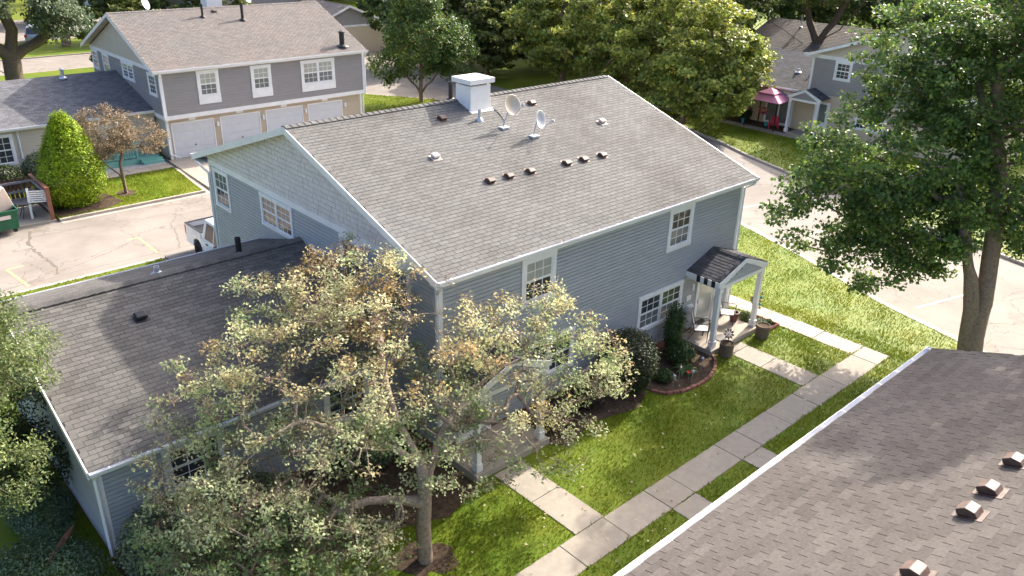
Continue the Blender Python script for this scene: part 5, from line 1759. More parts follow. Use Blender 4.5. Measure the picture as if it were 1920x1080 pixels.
def leaf_mat2(name, cols, trans=.35, nscale=.5, nw=.9, rough=.45):
    """leaf colours where whole branches differ (dry and green parts)"""
    m = leaf_mat(name, cols, trans, rough, .25, 2.0)
    nt = m.node_tree
    N, L = nt.nodes, nt.links
    geo = next(n for n in N if n.type == 'NEW_GEOMETRY')
    rp = next(n for n in N if n.type == 'VALTORGB')
    nz_ = N.new('ShaderNodeTexNoise')
    nz_.inputs['Scale'].default_value = nscale
    nz_.inputs['Detail'].default_value = 2
    L.new(geo.outputs['Position'], nz_.inputs['Vector'])
    a = N.new('ShaderNodeMath'); a.operation = 'MULTIPLY_ADD'
    a.inputs[1].default_value = 1 - nw * .5
    a.inputs[2].default_value = -nw * .5 + nw * .25
    L.new(geo.outputs['Random Per Island'], a.inputs[0])
    b = N.new('ShaderNodeMath'); b.operation = 'MULTIPLY_ADD'
    b.inputs[1].default_value = nw
    L.new(nz_.outputs['Fac'], b.inputs[0]); L.new(a.outputs[0], b.inputs[2])
    # the upper branches have dried out, the lower ones are still green
    sx_ = N.new('ShaderNodeSeparateXYZ')
    L.new(geo.outputs['Position'], sx_.inputs[0])
    h_ = N.new('ShaderNodeMapRange')
    h_.inputs['From Min'].default_value = 1.4; h_.inputs['From Max'].default_value = 4.6
    h_.inputs['To Min'].default_value = -.36; h_.inputs['To Max'].default_value = .04
    L.new(sx_.outputs[2], h_.inputs['Value'])
    c_ = N.new('ShaderNodeMath'); c_.operation = 'ADD'; c_.use_clamp = True
    L.new(b.outputs[0], c_.inputs[0]); L.new(h_.outputs[0], c_.inputs[1])
    L.new(c_.outputs[0], rp.inputs[0])
    return m


LEAF['maple'] = leaf_mat('maple_leaf', [(0, (.055, .115, .036)), (.5, (.105, .19, .047)), (.85, (.18, .265, .055)), (1, (.30, .35, .07))], .42, .4, .3, .7)
LEAF['mass'] = leaf_mat('yellow_green_leaf', [(0, (0.1114, 0.1658, 0.0371)), (.5, (0.2229, 0.2805, 0.0546)), (.85, (0.3711, 0.3951, 0.0741)), (1, (0.594, 0.5099, 0.1114))], .4, .5, .5, .6)
LEAF['mass2'] = leaf_mat('olive_leaf', [(0, (0.0774, 0.1218, 0.0399)), (.6, (0.155, 0.1993, 0.0531)), (1, (0.3099, 0.3099, 0.0774))], .4, .5, .35, .5)
LEAF['far'] = leaf_mat('far_leaf', [(0, (0.0539, 0.0971, 0.0431)), (.6, (0.1079, 0.1617, 0.0539)), (1, (0.2156, 0.2479, 0.0646))], .35, .5, .35, .4)
LEAF['pear'] = leaf_mat('pear_leaf', [(0, (0.0429, 0.093, 0.0257)), (.6, (0.0786, 0.143, 0.0315)), (.9, (0.1573, 0.2145, 0.0429)), (1, (0.2574, 0.2574, 0.0715))], .38, .45, .3, .6)
LEAF['locust'] = leaf_mat('locust_leaf', [(0, (0.091, 0.143, 0.052)), (.5, (0.169, 0.2275, 0.078)), (1, (0.312, 0.338, 0.13))], .4, .5, .3, 1.2)
LEAF['yew'] = leaf_mat('yew_needle', [(0, (.015, .028, .01)), (.6, (.03, .05, .012)), (1, (.075, .10, .018))], .15, .5, .4, 1.6)
LEAF['cedar'] = leaf_mat('golden_arborvitae', [(0, (.14, .235, .008)), (.5, (.25, .365, .009)), (1, (.42, .50, .02))], .25, .5, .4, 3.0)
LEAF['juniper'] = leaf_mat('juniper_needle', [(0, (.08, .13, .07)), (.6, (.13, .20, .11)), (1, (.21, .28, .16))], .15, .6, .35, 1.5)
LEAF['hedge'] = leaf_mat('hedge_leaf', [(0, (0.06, 0.102, 0.06)), (.5, (0.12, 0.168, 0.096)), (1, (0.24, 0.276, 0.156))], .3, .5, .3, 2.0)
LEAF['shrub'] = leaf_mat('garden_shrub_leaf', [(0, (.03, .06, .02)), (.6, (.06, .11, .03)), (.95, (.12, .17, .05)), (1, (.4, .4, .2))], .35, .5, .3, 2.0)
LEAF['barberry'] = leaf_mat('dark_red_leaf', [(0, (.03, .018, .02)), (.6, (.06, .03, .03)), (1, (.10, .07, .04))], .3, .5, .3, 2.0)
LEAF['apple'] = leaf_mat2('crab_apple_leaf', [(0, (.12, .19, .065)), (.2, (.24, .33, .13)), (.40, (.58, .62, .35)), (.56, (.55, .50, .27)), (.68, (.47, .35, .16)), (.84, (.37, .24, .105)), (.96, (.30, .18, .085)), (1, (.6, .30, .05))], .42, .42, 1.7)
LEAF['brown'] = leaf_mat('dry_leaf', [(0, (0.115, 0.0978, 0.0575)), (.4, (0.23, 0.1725, 0.1092)), (.8, (0.345, 0.2645, 0.1725)), (1, (0.414, 0.299, 0.138))], .35, .6, .3, 1.5)
LEAF['flower'] = leaf_mat('petals', [(0, (.38, .03, .12)), (.6, (.45, .05, .2)), (.75, (.6, .45, .02)), (1, (.65, .5, .03))], .3, .5, .2, 2)
LEAF['hosta'] = leaf_mat('broad_leaf', [(0, (.06, .13, .03)), (.6, (.10, .19, .05)), (1, (.25, .33, .18))], .35, .4, .2, 2)
LEAF['redflower'] = mat('red_petal', (.5, .02, .02), .5, .1, 8)
LEAF['litter'] = leaf_mat('fallen_leaf', [(0, (.3, .2, .1)), (.5, (.45, .36, .22)), (1, (.6, .55, .42))], .1, .7, .2, 2)


def leaf_cloud(P, N, size, aspect=.62, rng=RNG, fold=.25, sizevar=.35):
    """diamond leaves at points P with normals N"""
    n = len(P)
    N = N / (np.linalg.norm(N, axis=1, keepdims=True) + 1e-9)
    t = rng.normal(0, 1, (n, 3))
    t -= N * np.sum(t * N, axis=1, keepdims=True)
    t /= np.linalg.norm(t, axis=1, keepdims=True) + 1e-9
    b = np.cross(N, t)
    s = size * (1 + rng.uniform(-sizevar, sizevar, (n, 1)))
    V = np.empty((n, 4, 3))
    V[:, 0] = P - t * s * .5
    V[:, 1] = P + b * s * aspect * .5 + N * s * fold * .3 - t * s * .05
    V[:, 2] = P + t * s * .5 - N * s * fold * .4
    V[:, 3] = P - b * s * aspect * .5 + N * s * fold * .3 - t * s * .05
    i = np.arange(n)[:, None] * 4
    F = np.concatenate([i + np.array([[0, 1, 2]]), i + np.array([[0, 2, 3]])], 0)
    return V.reshape(-1, 3), F


def ell_points(lumps, rng, shell=.55):
    """points inside a union of ellipsoids, denser towards the outside. lump = (cx,cy,cz, rx,ry,rz, n)"""
    out = []
    for cx, cy, cz, rx, ry, rz_, n in lumps:
        d = rng.normal(0, 1, (n, 3))
        d /= np.linalg.norm(d, axis=1, keepdims=True)
        r = rng.uniform(0, 1, (n, 1)) ** (1 / 3.0)
        r = shell + (1 - shell) * r
        r *= 1 + rng.normal(0, .07, (n, 1))
        out.append(np.array([cx, cy, cz]) + d * r * np.array([rx, ry, rz_]))
    return np.concatenate(out, 0)


def grow(trunk, clusters, step=.45, rng=RNG, lean=.35, extra=()):
    """branch graph: trunk polyline, then every cluster joined to the nearest suitable node. returns nodes, parent, tip index"""
    nodes = [np.array(trunk[0], float)]
    par = [-1]
    depth = [0.0]

    def extend(frm, to, jit):
        a = nodes[frm]
        L = np.linalg.norm(to - a)
        n = max(1, int(L / step))
        k0 = frm
        for k in range(1, n + 1):
            f = k / n
            p = a + (to - a) * f
            if k < n:
                p = p + rng.normal(0, jit, 3) + np.array([0, 0, .10 * L * math.sin(math.pi * f) * .5])
            nodes.append(p)
            par.append(k0)
            depth.append(depth[k0] + L / n)
            k0 = len(nodes) - 1
        return k0
    k = 0
    for p in trunk[1:]:
        k = extend(k, np.array(p, float), .02)
    tops = k
    first = max(1, int(len(nodes) * .55))
    for ex in extra:
        ex = [np.array(q, float) for q in ex]
        A = np.array(nodes)
        j = int(np.argmin(np.linalg.norm(A - ex[0], axis=1)))
        for q in ex[1:]:
            j = extend(j, q, .03)
    C = np.array(clusters)
    order = np.argsort(np.linalg.norm(C - nodes[tops], axis=1))
    tips = np.zeros(len(C), int)
    cap = 60000
    buf = np.empty((cap, 3))
    db = np.empty(cap)
    n = len(nodes)
    buf[:n] = nodes
    db[:n] = depth
    for i in order:
        c = C[i]
        d = np.linalg.norm(buf[first:n] - c, axis=1)
        # discourage branches that come down steeply on a cluster from above or run back
        cost = d + lean * db[first:n] * .35 + .25 * np.maximum(0, buf[first:n, 2] - c[2])
        j = first + int(np.argmin(cost))
        tips[i] = extend(j, c, step * .10)
        m = len(nodes)
        buf[n:m] = nodes[n:m]
        db[n:m] = depth[n:m]
        n = m
    return np.array(nodes), np.array(par), tips


def wood_mesh(nodes, par, rtip, rbase, expo=2.4, sides=6, flare=1.0):
    n = len(nodes)
    r = np.zeros(n)
    acc = np.zeros(n)
    for i in range(n - 1, -1, -1):
        r[i] = max(rtip, acc[i] ** (1 / expo))
        if par[i] >= 0:
            acc[par[i]] += r[i] ** expo
    k = rbase / r[0]
    # scale only the thick part so tips stay thin
    r = rtip + (r - rtip) * (rbase - rtip) / max(r[0] - rtip, 1e-6)
    V, F = [], []
    idx = [i for i in range(n) if par[i] >= 0]
    A = nodes[par[idx]]
    Bn = nodes[idx]
    ra = r[par[idx]].copy()
    rb_ = r[idx]
    thin = ra > rb_ * 1.9
    ra[thin] = rb_[thin] * 1.35
    T = Bn - A
    L = np.linalg.norm(T, axis=1, keepdims=True) + 1e-9
    T = T / L
    A = A - T * (ra[:, None] * .25)
    h = np.where(np.abs(T[:, 2:3]) < .9, np.array([[0, 0, 1.0]]), np.array([[1.0, 0, 0]]))
    e1 = np.cross(T, h)
    e1 /= np.linalg.norm(e1, axis=1, keepdims=True)
    e2 = np.cross(T, e1)
    m = len(idx)
    ang = np.arange(sides) * 2 * math.pi / sides
    ca, sa = np.cos(ang), np.sin(ang)
    ring = e1[:, None, :] * ca[None, :, None] + e2[:, None, :] * sa[None, :, None]
    VA = A[:, None, :] + ring * ra[:, None, None]
    VB = Bn[:, None, :] + ring * rb_[:, None, None]
    V = np.concatenate([VA, VB], 1).reshape(-1, 3)
    base = np.arange(m)[:, None] * 2 * sides
    k = np.arange(sides)
    q = np.stack([k, (k + 1) % sides, sides + (k + 1) % sides, sides + k], 1)
    F = (base[:, :, None] + q[None]).reshape(-1, 4)
    return V, F


def tree(name, label, trunk, lumps, rbase, leafm, per=60, size=.12, spread=.42, rtip=.008, bark='bark', cat='tree', group=None, shell=.5, seed=1, flat=.7, step=.45,
         up=.6, filt=None, aspect=.62, lean=.35, extra=(), center=None, bare=0.0, sides=6, stems=(), twigs=0, twigm=None):
    rng = np.random.default_rng(seed)
    C = ell_points(lumps, rng, shell)
    if filt is not None:
        C = C[np.array([filt(p) for p in C])]
    base = np.array(trunk[0], float)
    t = thing(name, label, cat, base, 0, group)
    nodes, par, tips = grow(trunk, C, step, rng, lean, extra)
    V, F = wood_mesh(nodes - base, par, rtip, rbase, sides=sides)
    for pts, rad in stems:
        sb = B().tube([np.array(q, float) - base for q in pts], rad, 12, caps=False)
        F = np.concatenate([F, np.array(sb.f) + len(V)])
        V = np.concatenate([V, np.array(sb.v)])
    link('trunk', npmesh('trunk', V, F, MT[bark], True), t)
    cc = C.mean(0) if center is None else np.array(center, float)
    n = len(C)
    cnt = np.maximum(3, (per * rng.uniform(.45, 1.4, n)).astype(int))
    if bare:
        cnt[rng.uniform(0, 1, n) < bare] //= 6
    rep = np.repeat(np.arange(n), cnt)
    g = rng.normal(0, 1, (len(rep), 3))
    g /= np.linalg.norm(g, axis=1, keepdims=True)
    g *= rng.uniform(0, 1, (len(rep), 1)) ** .5
    P = C[rep] + g * spread * np.array([1, 1, flat])
    out = P - cc
    out /= np.linalg.norm(out, axis=1, keepdims=True) + 1e-9
    N = rng.normal(0, 1, P.shape) * .75 + out * .45 + np.array([0, 0, up])
    if filt is not None:
        ok = np.array([filt(p) for p in P])
        P, N = P[ok], N[ok]
    V, F = leaf_cloud(P - base, N, size, aspect, rng)
    link('crown', npmesh('crown', V, F, leafm), t)
    if twigs:
        q = np.repeat(C, twigs, 0)
        d = rng.normal(0, 1, q.shape)
        d /= np.linalg.norm(d, axis=1, keepdims=True)
        d[:, 2] = d[:, 2] * .6 + .15
        a = q + rng.normal(0, .05, q.shape)
        e = a + d * spread * rng.uniform(.5, 1.35, (len(q), 1))
        if filt is not None:
            ok = np.array([filt(p) for p in e])
            a, e, d = a[ok], e[ok], d[ok]
        w1 = np.cross(d, rng.normal(0, 1, d.shape))
        w1 /= np.linalg.norm(w1, axis=1, keepdims=True)
        w2 = np.cross(d / np.linalg.norm(d, axis=1, keepdims=True), w1)
        V = np.stack([a + w1 * .006, a - w1 * .003 + w2 * .005, a - w1 * .003 - w2 * .005, e], 1).reshape(-1, 3) - base
        i4 = np.arange(len(a))[:, None] * 4
        F = np.concatenate([i4 + np.array([[0, 1, 3]]), i4 + np.array([[1, 2, 3]]), i4 + np.array([[2, 0, 3]])], 0)
        link('twigs', npmesh('twigs', V, F, MT[twigm]), t, kind='stuff')
    return t


def bush(name, label, c, radii, n, leafm, size, cat='shrub', group=None, seed=3, rough=.06, stems=True, shell=.86, cone=0.0, up=.3, aspect=.6, lump=.0, bottom=.0):
    """dense clipped or conical evergreen: leaf-sized faces over an uneven shell, woody stems inside"""
    rng = np.random.default_rng(seed)
    t = thing(name, label, cat, c, 0, group)
    d = rng.normal(0, 1, (n, 3))
    d /= np.linalg.norm(d, axis=1, keepdims=True)
    rx, ry, rz_ = radii
    # lumpy radius
    f = np.zeros(n)
    for k in range(14):
        q = rng.normal(0, 1, 3)
        q /= np.linalg.norm(q)
        f += lump * np.exp(-((d - q) ** 2).sum(1) / .12) * rng.uniform(-.7, 1)
    r = (shell + (1 - shell) * rng.uniform(0, 1, n)) * (1 + rng.normal(0, rough, n) + f)
    P = d * r[:, None] * np.array([rx, ry, rz_])
    if cone:
        h = np.clip((P[:, 2] + rz_) / (2 * rz_), 0, 1)
        k = 1 - cone * h ** 1.3
        P[:, 0] *= k
        P[:, 1] *= k
    P[:, 2] += rz_
    keep = P[:, 2] > bottom
    P, d = P[keep], d[keep]
    N = d * .9 + rng.normal(0, .55, P.shape) + np.array([0, 0, up])
    V, F = leaf_cloud(P, N, size, aspect, rng)
    link('foliage', npmesh('foliage', V, F, leafm), t)
    if stems:
        b = B()
        for k in range(7):
            a = rng.uniform(0, 6.28)
            b.tube([(.05 * math.cos(a), .05 * math.sin(a), 0), (rx * .25 * math.cos(a), ry * .25 * math.sin(a), rz_ * .7), (rx * .55 * math.cos(a), ry * .55 * math.sin(a), rz_ * 1.35)], [.03, .022, .008], 5)
        b.ob('stem', MT['bark'], t)['kind'] = 'stuff'
    return t


# ---- the crab apple in front of the house
def apple_ok(p):
    x, y, z = p
    if z < .25:
        return False
    if x > -.15:
        if y > -.45:
            return False
        if .2 < x < 3.1 and y > -1.5 and z < 3.3:
            return False
        return True
    if y > 1.1:
        return z > max(wz(min(y, 6.7)) + .35, 3.0)
    return True


tree('apple_tree', 'large half-bare crab apple with pale green and brown leaves before the wing', [(-2.3, -2.8, -.03), (-2.33, -2.8, .5), (-2.28, -2.75, 1.2), (-2.2, -2.7, 1.9), (-2.15, -2.5, 2.4)],
     [(-1.6, -.3, 4.3, 2.7, 2.7, 1.9, 140), (-3.5, .3, 3.8, 2.7, 2.2, 1.4, 160), (1.1, -2.3, 3.3, 2.9, 1.8, 1.5, 95), (2.7, -2.5, 2.8, 1.7, 1.4, 1.2, 62), (-5.0, -.7, 2.4, 2.0, 1.6, 1.1, 95), (-2.4, 2.4, 4.6, 1.7, 1.5, .7, 60), (-1.3, 1.1, 5.1, 1.6, 1.7, 1.0, 100), (1.0, -1.7, 4.3, 2.1, 1.0, .9, 60),
      (-3.6, -2.2, 2.6, 2.4, 1.3, 1.0, 80), (-1.0, -3.2, 2.6, 1.6, 1.0, .8, 22), (-.6, 2.0, 5.0, 1.3, 1.2, .8, 26), (-5.2, .9, 3.6, 1.4, .9, .6, 26), (-5.8, -1.6, 1.7, 1.5, 1.2, .9, 85), (-4.6, -2.6, 1.6, 1.7, 1.0, .8, 75), (-6.6, -.6, 1.7, 1.0, 1.0, .7, 45), (-6.2, .2, 2.6, 1.0, 1.0, .7, 36), (-.2, -1.5, 3.2, 1.6, 1.2, 1.2, 50), (-4.0, -2.9, 1.3, 1.6, .7, .6, 22), (1.3, -3.9, 2.0, 1.6, .5, .6, 12)],
     .175, LEAF['apple'], per=68, size=.08, spread=.31, rtip=.006, bark='bark_pale', seed=5, filt=apple_ok, shell=.35, step=.3, up=.5, lean=.22,
     extra=[[(-2.25, -2.75, 1.4), (-2.7, -2.55, 1.75), (-3.4, -2.3, 1.95), (-4.1, -2.0, 1.8), (-4.9, -1.85, 1.35), (-5.5, -1.75, 1.25)], [(-2.2, -2.7, 1.9), (-1.4, -2.2, 2.6), (-.4, -2.0, 3.3), (.9, -2.2, 3.7)],
            [(-2.15, -2.5, 2.4), (-2.2, -1.7, 3.1), (-1.9, -.8, 3.9), (-1.5, 0, 4.7)], [(-2.15, -2.5, 2.4), (-3.0, -1.6, 2.9), (-3.9, -.8, 3.4)]], bare=.42, center=(-1.8, -1.5, 2.8), sides=7, twigs=14, twigm='twig')

# ---- maple at the right
tree('maple_tree', 'large dark green maple with a forked trunk beside the right road', [(17.0, -7.2, -.05), (17.1, -7.15, 1.0), (17.25, -7.1, 2.0), (17.55, -6.9, 2.9), (17.9, -6.6, 4.4), (18.2, -6.2, 6.0), (18.2, -5.6, 7.5)],
     [(15.0, -2.4, 4.5, 1.9, 2.1, 1.8, 75), (16.5, -3.3, 6.3, 2.6, 2.8, 2.0, 140), (18.3, -4.3, 8.5, 2.4, 2.5, 1.9, 100), (18.9, -2.7, 9.4, 2.2, 2.0, 1.9, 90), (17.0, -5.0, 3.6, 1.1, 1.2, .9, 30), (18.9, -7.7, 4.5, 1.6, 1.4, 1.2, 55), (18.0, -5.6, 5.2, 1.5, 1.5, 1.1, 50), (19.3, -5.8, 8.4, 3.1, 3.2, 2.5, 170), (19.0, -7.4, 6.4, 2.6, 2.6, 2.2, 110), (16.6, -4.4, 4.4, 2.0, 2.2, 1.5, 80), (15.6, -3.8, 2.9, 1.3, 1.5, 1.0, 34),
      (19.8, -5.2, 10.2, 2.8, 2.4, 1.6, 70), (20.5, -6.5, 9.5, 3.0, 3.0, 2.2, 100), (15.6, -8.7, 13.2, 2.6, 1.9, 1.4, 230), (18.2, -7.6, 12.0, 3.4, 3.0, 2.4, 110), (19.2, -6.5, 12.0, 2.4, 2.4, 1.8, 60), (16.7, -5.2, 3.2, .9, 1.1, .8, 16)],
     .30, LEAF['maple'], per=80, size=.13, spread=.50, rtip=.012, bark='bark', seed=11, shell=.45, step=.5, flat=.55, up=.75, aspect=.85,
     extra=[[(17.1, -7.15, 1.0), (16.85, -6.9, 2.2), (16.6, -6.5, 3.4), (16.6, -6.0, 4.8), (17.0, -5.2, 6.4)]],
     stems=[([(17.05, -7.1, -.05), (16.95, -6.95, .8), (16.9, -6.85, 1.8), (16.75, -6.6, 3.0), (16.62, -6.2, 4.2), (16.8, -5.6, 5.6)], [0.292, 0.224, 0.202, 0.172, 0.138, 0.086]), ([(17.1, -7.3, -.05), (17.15, -7.2, .8), (17.35, -7.1, 1.9), (17.75, -6.9, 3.0), (18.1, -6.6, 4.4), (18.4, -6.2, 6.2)], [0.292, 0.249, 0.232, 0.206, 0.172, 0.103])], filt=lambda p: not (p[0] < 6.3 and p[1] < -9) and p[2] > 1.0, sides=9)

# ---- trees at the left edge
tree('locust_tree', 'pale green feathery tree at the left edge beside the wing roof', [(-9.9, 4.2, -.05), (-9.85, 4.15, 1.5), (-9.7, 4.1, 3.0)],
     [(-8.5, 4.3, 4.5, 1.3, 1.5, 1.0, 90), (-8.35, 5.5, 4.9, .75, .9, .7, 50), (-9.3, 2.6, 2.9, 1.05, 1.2, 1.1, 60), (-9.6, 2.2, 4.3, .9, 1.0, .8, 40), (-8.35, 4.6, 4.2, .8, .8, .5, 22)], .12, LEAF['locust'], per=110, size=.075, spread=.36, rtip=.005, seed=21, shell=.3, aspect=.5, step=.3)
tree('yew_tree', 'dark green conifer behind the feathery tree at the left edge', [(-8.6, 5.6, -.05), (-8.55, 5.6, 1.5), (-8.5, 5.5, 2.7)],
     [(-8.35, 5.2, 2.6, .85, 1.4, 1.3, 80), (-8.3, 4.2, 1.6, .7, .9, .9, 40)], .1, LEAF['yew'], per=120, size=.085, spread=.33, rtip=.005, seed=22, shell=.3, aspect=.35, step=.3)
for k, (x, y, rx, ry, h, n, lb) in enumerate(((-9.0, 1.9, 1.3, 1.4, .40, 9000, 'low blue-green juniper at the bottom left corner'), (-8.3, 4.4, .75, 1.4, .32, 5200, 'low juniper in shade along the wing\'s end wall'), (-8.5, -.1, 1.1, 1.2, .36, 7000, 'low juniper at the bottom edge left of the hedge'))):
    bush('juniper', lb, (x, y, -.1), (rx, ry, h), n, LEAF['juniper'], .075, seed=30 + k, shell=.7, lump=.2, aspect=.4, stems=False, group='low junipers')
bush('hedge_shrub', 'blue-green rounded shrub at the wing\'s front left corner', (-6.55, .5, 0), (1.1, 1.0, .88), 15000, LEAF['hedge'], .07, seed=41, shell=.8, lump=.16)
bush('hedge_shrub', 'blue-green shrub under the crab apple, right of the corner shrub', (-4.7, .6, 0), (1.0, .8, .7), 9000, LEAF['hedge'], .07, seed=42, shell=.8, lump=.16)
bush('hedge_shrub', 'low shrub below the wing window nearest the left porch', (-1.3, .9, 0), (.8, .6, .5), 5000, LEAF['hedge'], .07, seed=43, shell=.8, lump=.16)
bush('yew_bush', 'dark rounded yew bush under the front wall between the porches', (6.75, -.95, 0), (.9, .85, 1.0), 19000, LEAF['yew'], .062, seed=44, shell=.88, lump=.07, aspect=.45, up=.5)
bush('barberry_shrub', 'dark red shrub beside the left porch', (3.75, -.95, 0), (.65, .55, .4), 4200, LEAF['barberry'], .055, seed=45, lump=.2, shell=.6)
bush('barberry_shrub', 'dark red shrub between the left porch shrub and the yew', (5.15, -.85, 0), (.6, .5, .4), 4200, LEAF['barberry'], .055, seed=46, lump=.2, shell=.6)
bush('climbing_shrub', 'tall narrow leafy shrub climbing left of the right porch', (9.55, -.55, 0), (.38, .34, 1.0), 5200, LEAF['shrub'], .075, seed=47, shell=.35, lump=.3)
bush('garden_shrub', 'leafy green shrub below the tall climbing shrub', (9.35, -1.05, 0), (.5, .45, .38), 3000, LEAF['shrub'], .075, seed=48, shell=.4, lump=.25)
bush('garden_plant', 'low green plant next to the yew in the curved bed', (8.05, -1.4, 0), (.34, .32, .2), 1400, LEAF['shrub'], .075, seed=49, shell=.4)
bush('garden_shrub', 'small shrub at the house corner behind the right porch', (13.55, .35, 0), (.32, .32, .42), 2200, LEAF['shrub'], .07, seed=50, shell=.5)
bush('garden_plant', 'yellow-green plant at the back of the square bed', (13.6, -.75, 0), (.25, .3, .24), 1200, LEAF['locust'], .07, seed=51, shell=.4)
bush('garden_plant', 'pale green plant at the front of the square bed', (13.65, -1.3, 0), (.26, .24, .17), 1000, LEAF['hedge'], .07, seed=52, shell=.4)
bush('garden_plant', 'small plant in the right corner of the square bed', (14.08, -1.42, 0), (.13, .13, .12), 400, LEAF['shrub'], .06, seed=53, shell=.4)


def strap_plant(label, c, n, l, w, m, seed):
    rng = np.random.default_rng(seed)
    t = thing('broad_leaf_plant', label, 'plant', c)
    for k in range(n):
        a = 2 * math.pi * k / n + rng.uniform(-.3, .3)
        le = l * rng.uniform(.65, 1.1)
        u = np.array([math.cos(a), math.sin(a), 0])
        s = np.array([-math.sin(a), math.cos(a), 0])
        V, F = [], []
        for i in range(6):
            f = i / 5
            c_ = u * le * f * .9 + np.array([0, 0, le * (1.15 * f - 1.0 * f * f) + .02])
            ww = w * math.sin(math.pi * min(.97, .12 + f * .86)) * .5
            V += [c_ - s * ww, c_ - np.array([0, 0, ww * .3]), c_ + s * ww]
        for i in range(5):
            j = 3 * i
            F += [(j, j + 1, j + 4, j + 3), (j + 1, j + 2, j + 5, j + 4)]
        B().add(V, F).ob('leaf', m, t, smooth=True)


strap_plant('strap-leaved green plant with long arching leaves in the curved bed', (8.95, -1.55, .02), 22, .5, .1, LEAF['hosta'], 5)
rf = thing('flower', 'single red flower at the front of the curved bed', 'flower', (8.62, -1.92, .02))
B().tube([(0, 0, 0), (0, 0, .3)], .008, 5).ob('stem', LEAF['hosta'], rf)
for k in range(6):
    a = k * math.pi / 3
    B().obox((0, 0, .3), np.array([math.cos(a), math.sin(a), .3]), np.array([-math.sin(a), math.cos(a), 0]), np.array([0, 0, 1.0]), .01, .075, -.03, .03, 0, .012).ob('petal', LEAF['redflower'], rf)

# ---- far side of the aisle
bush('arborvitae', 'bright yellow-green conical arborvitae beside the rubbish corner', (-.55, 27.2, -.15), (1.75, 1.7, 2.25), 42000, LEAF['cedar'], .11, cat='tree', seed=61, shell=.78, lump=.30, cone=.60, aspect=.4, up=.9, bottom=.12)
tree('brown_tree', 'small tree with dry brown leaves on the grass island', [(1.74, 27.33, -.03), (1.72, 27.35, .7), (1.7, 27.35, 1.5)],
     [(1.3, 27.7, 3.1, 1.5, 1.5, 1.2, 120), (2.7, 27.3, 2.7, 1.3, 1.2, .9, 70), (.6, 27.4, 2.3, 1.0, 1.0, .7, 40)], .085, LEAF['brown'], per=52, size=.085, spread=.3, rtip=.005, seed=62, shell=.3, step=.3,
     extra=[[(1.72, 27.35, .9), (1.3, 27.5, 1.3), (.9, 27.6, 1.7)]], twigs=10, twigm='twig')
bush('garden_shrub', 'dark shrub under the far wing window at the left edge', (-2.6, 31.6, 0), (.9, .8, .6), 3500, LEAF['yew'], .1, seed=63, lump=.15)
bush('garden_shrub', 'green shrub behind the arborvitae by the far wing', (-.9, 31.9, 0), (.75, .6, .75), 3500, LEAF['hedge'], .1, seed=64, lump=.15)
tree('spreading_tree', 'thick-limbed spreading tree behind the far wing at the upper left', [(3.2, 53, -.05), (3.3, 53, 1.5), (3.4, 53.1, 3.0)],
     [(6.6, 52.0, 5.9, 1.7, 1.7, 1.5, 60), (2.0, 52, 8.0, 3.0, 3.0, 2.0, 60), (-2.5, 53, 7.4, 2.6, 3, 2.0, 50), (4, 55, 9.8, 3.0, 3.0, 1.6, 50)], .62, LEAF['hedge'], per=120, size=.22, spread=.9, rtip=.03, bark='bark_dark', seed=65, shell=.3, step=.8,
     extra=[[(3.4, 53.1, 3.0), (1.8, 52.6, 4.3), (.3, 52.2, 6.0), (-.8, 52, 8)], [(3.4, 53.1, 3.0), (5.2, 53.2, 3.8), (6.8, 53.4, 4.6), (8.6, 53.8, 6.4)], [(3.3, 53, 2.2), (.9, 53.1, 3.0), (-1.5, 53.3, 4.5)], [(5.2, 53.2, 3.8), (7.6, 52.9, 3.4), (9.6, 53.2, 3.8), (11.0, 53.6, 4.8)], [(3.4, 53.1, 3.0), (3.8, 53, 4.8), (3.2, 53, 6.6)]])
tree('park_tree', 'straight-trunked tree by the white parked car', [(13.3, 76.5, -.05), (13.5, 76.5, 3), (14.4, 76.7, 6), (15, 77, 9)],
     [(14.5, 77, 11, 3.5, 3.5, 2.5, 60)], .45, LEAF['far'], per=70, size=.3, spread=1.0, rtip=.03, seed=66, shell=.3, step=.9)
tree('pear_tree', 'dark green upright tree left of the white chimney, behind the ridge', [(26.2, 35.7, -.05), (26.2, 35.7, 1.2), (26.3, 35.7, 3.0), (26.3, 35.7, 6)],
     [(26.3, 35.7, 4.6, 2.9, 2.9, 2.6, 230), (26.0, 36, 7.4, 1.9, 1.9, 1.6, 90), (28.3, 34.6, 4.0, 1.7, 1.7, 2.2, 90), (24.2, 36.8, 2.6, 1.3, 1.3, 1.0, 36)], .17, LEAF['pear'], per=52, size=.21, spread=.55, rtip=.012, seed=67, shell=.35, step=.55, flat=1.0,
     extra=[[(26.2, 35.7, .6), (27.0, 35.3, 1.6), (27.8, 35.0, 2.8)], [(26.2, 35.7, .5), (25.5, 36.0, 1.6), (24.8, 36.3, 2.5)]])
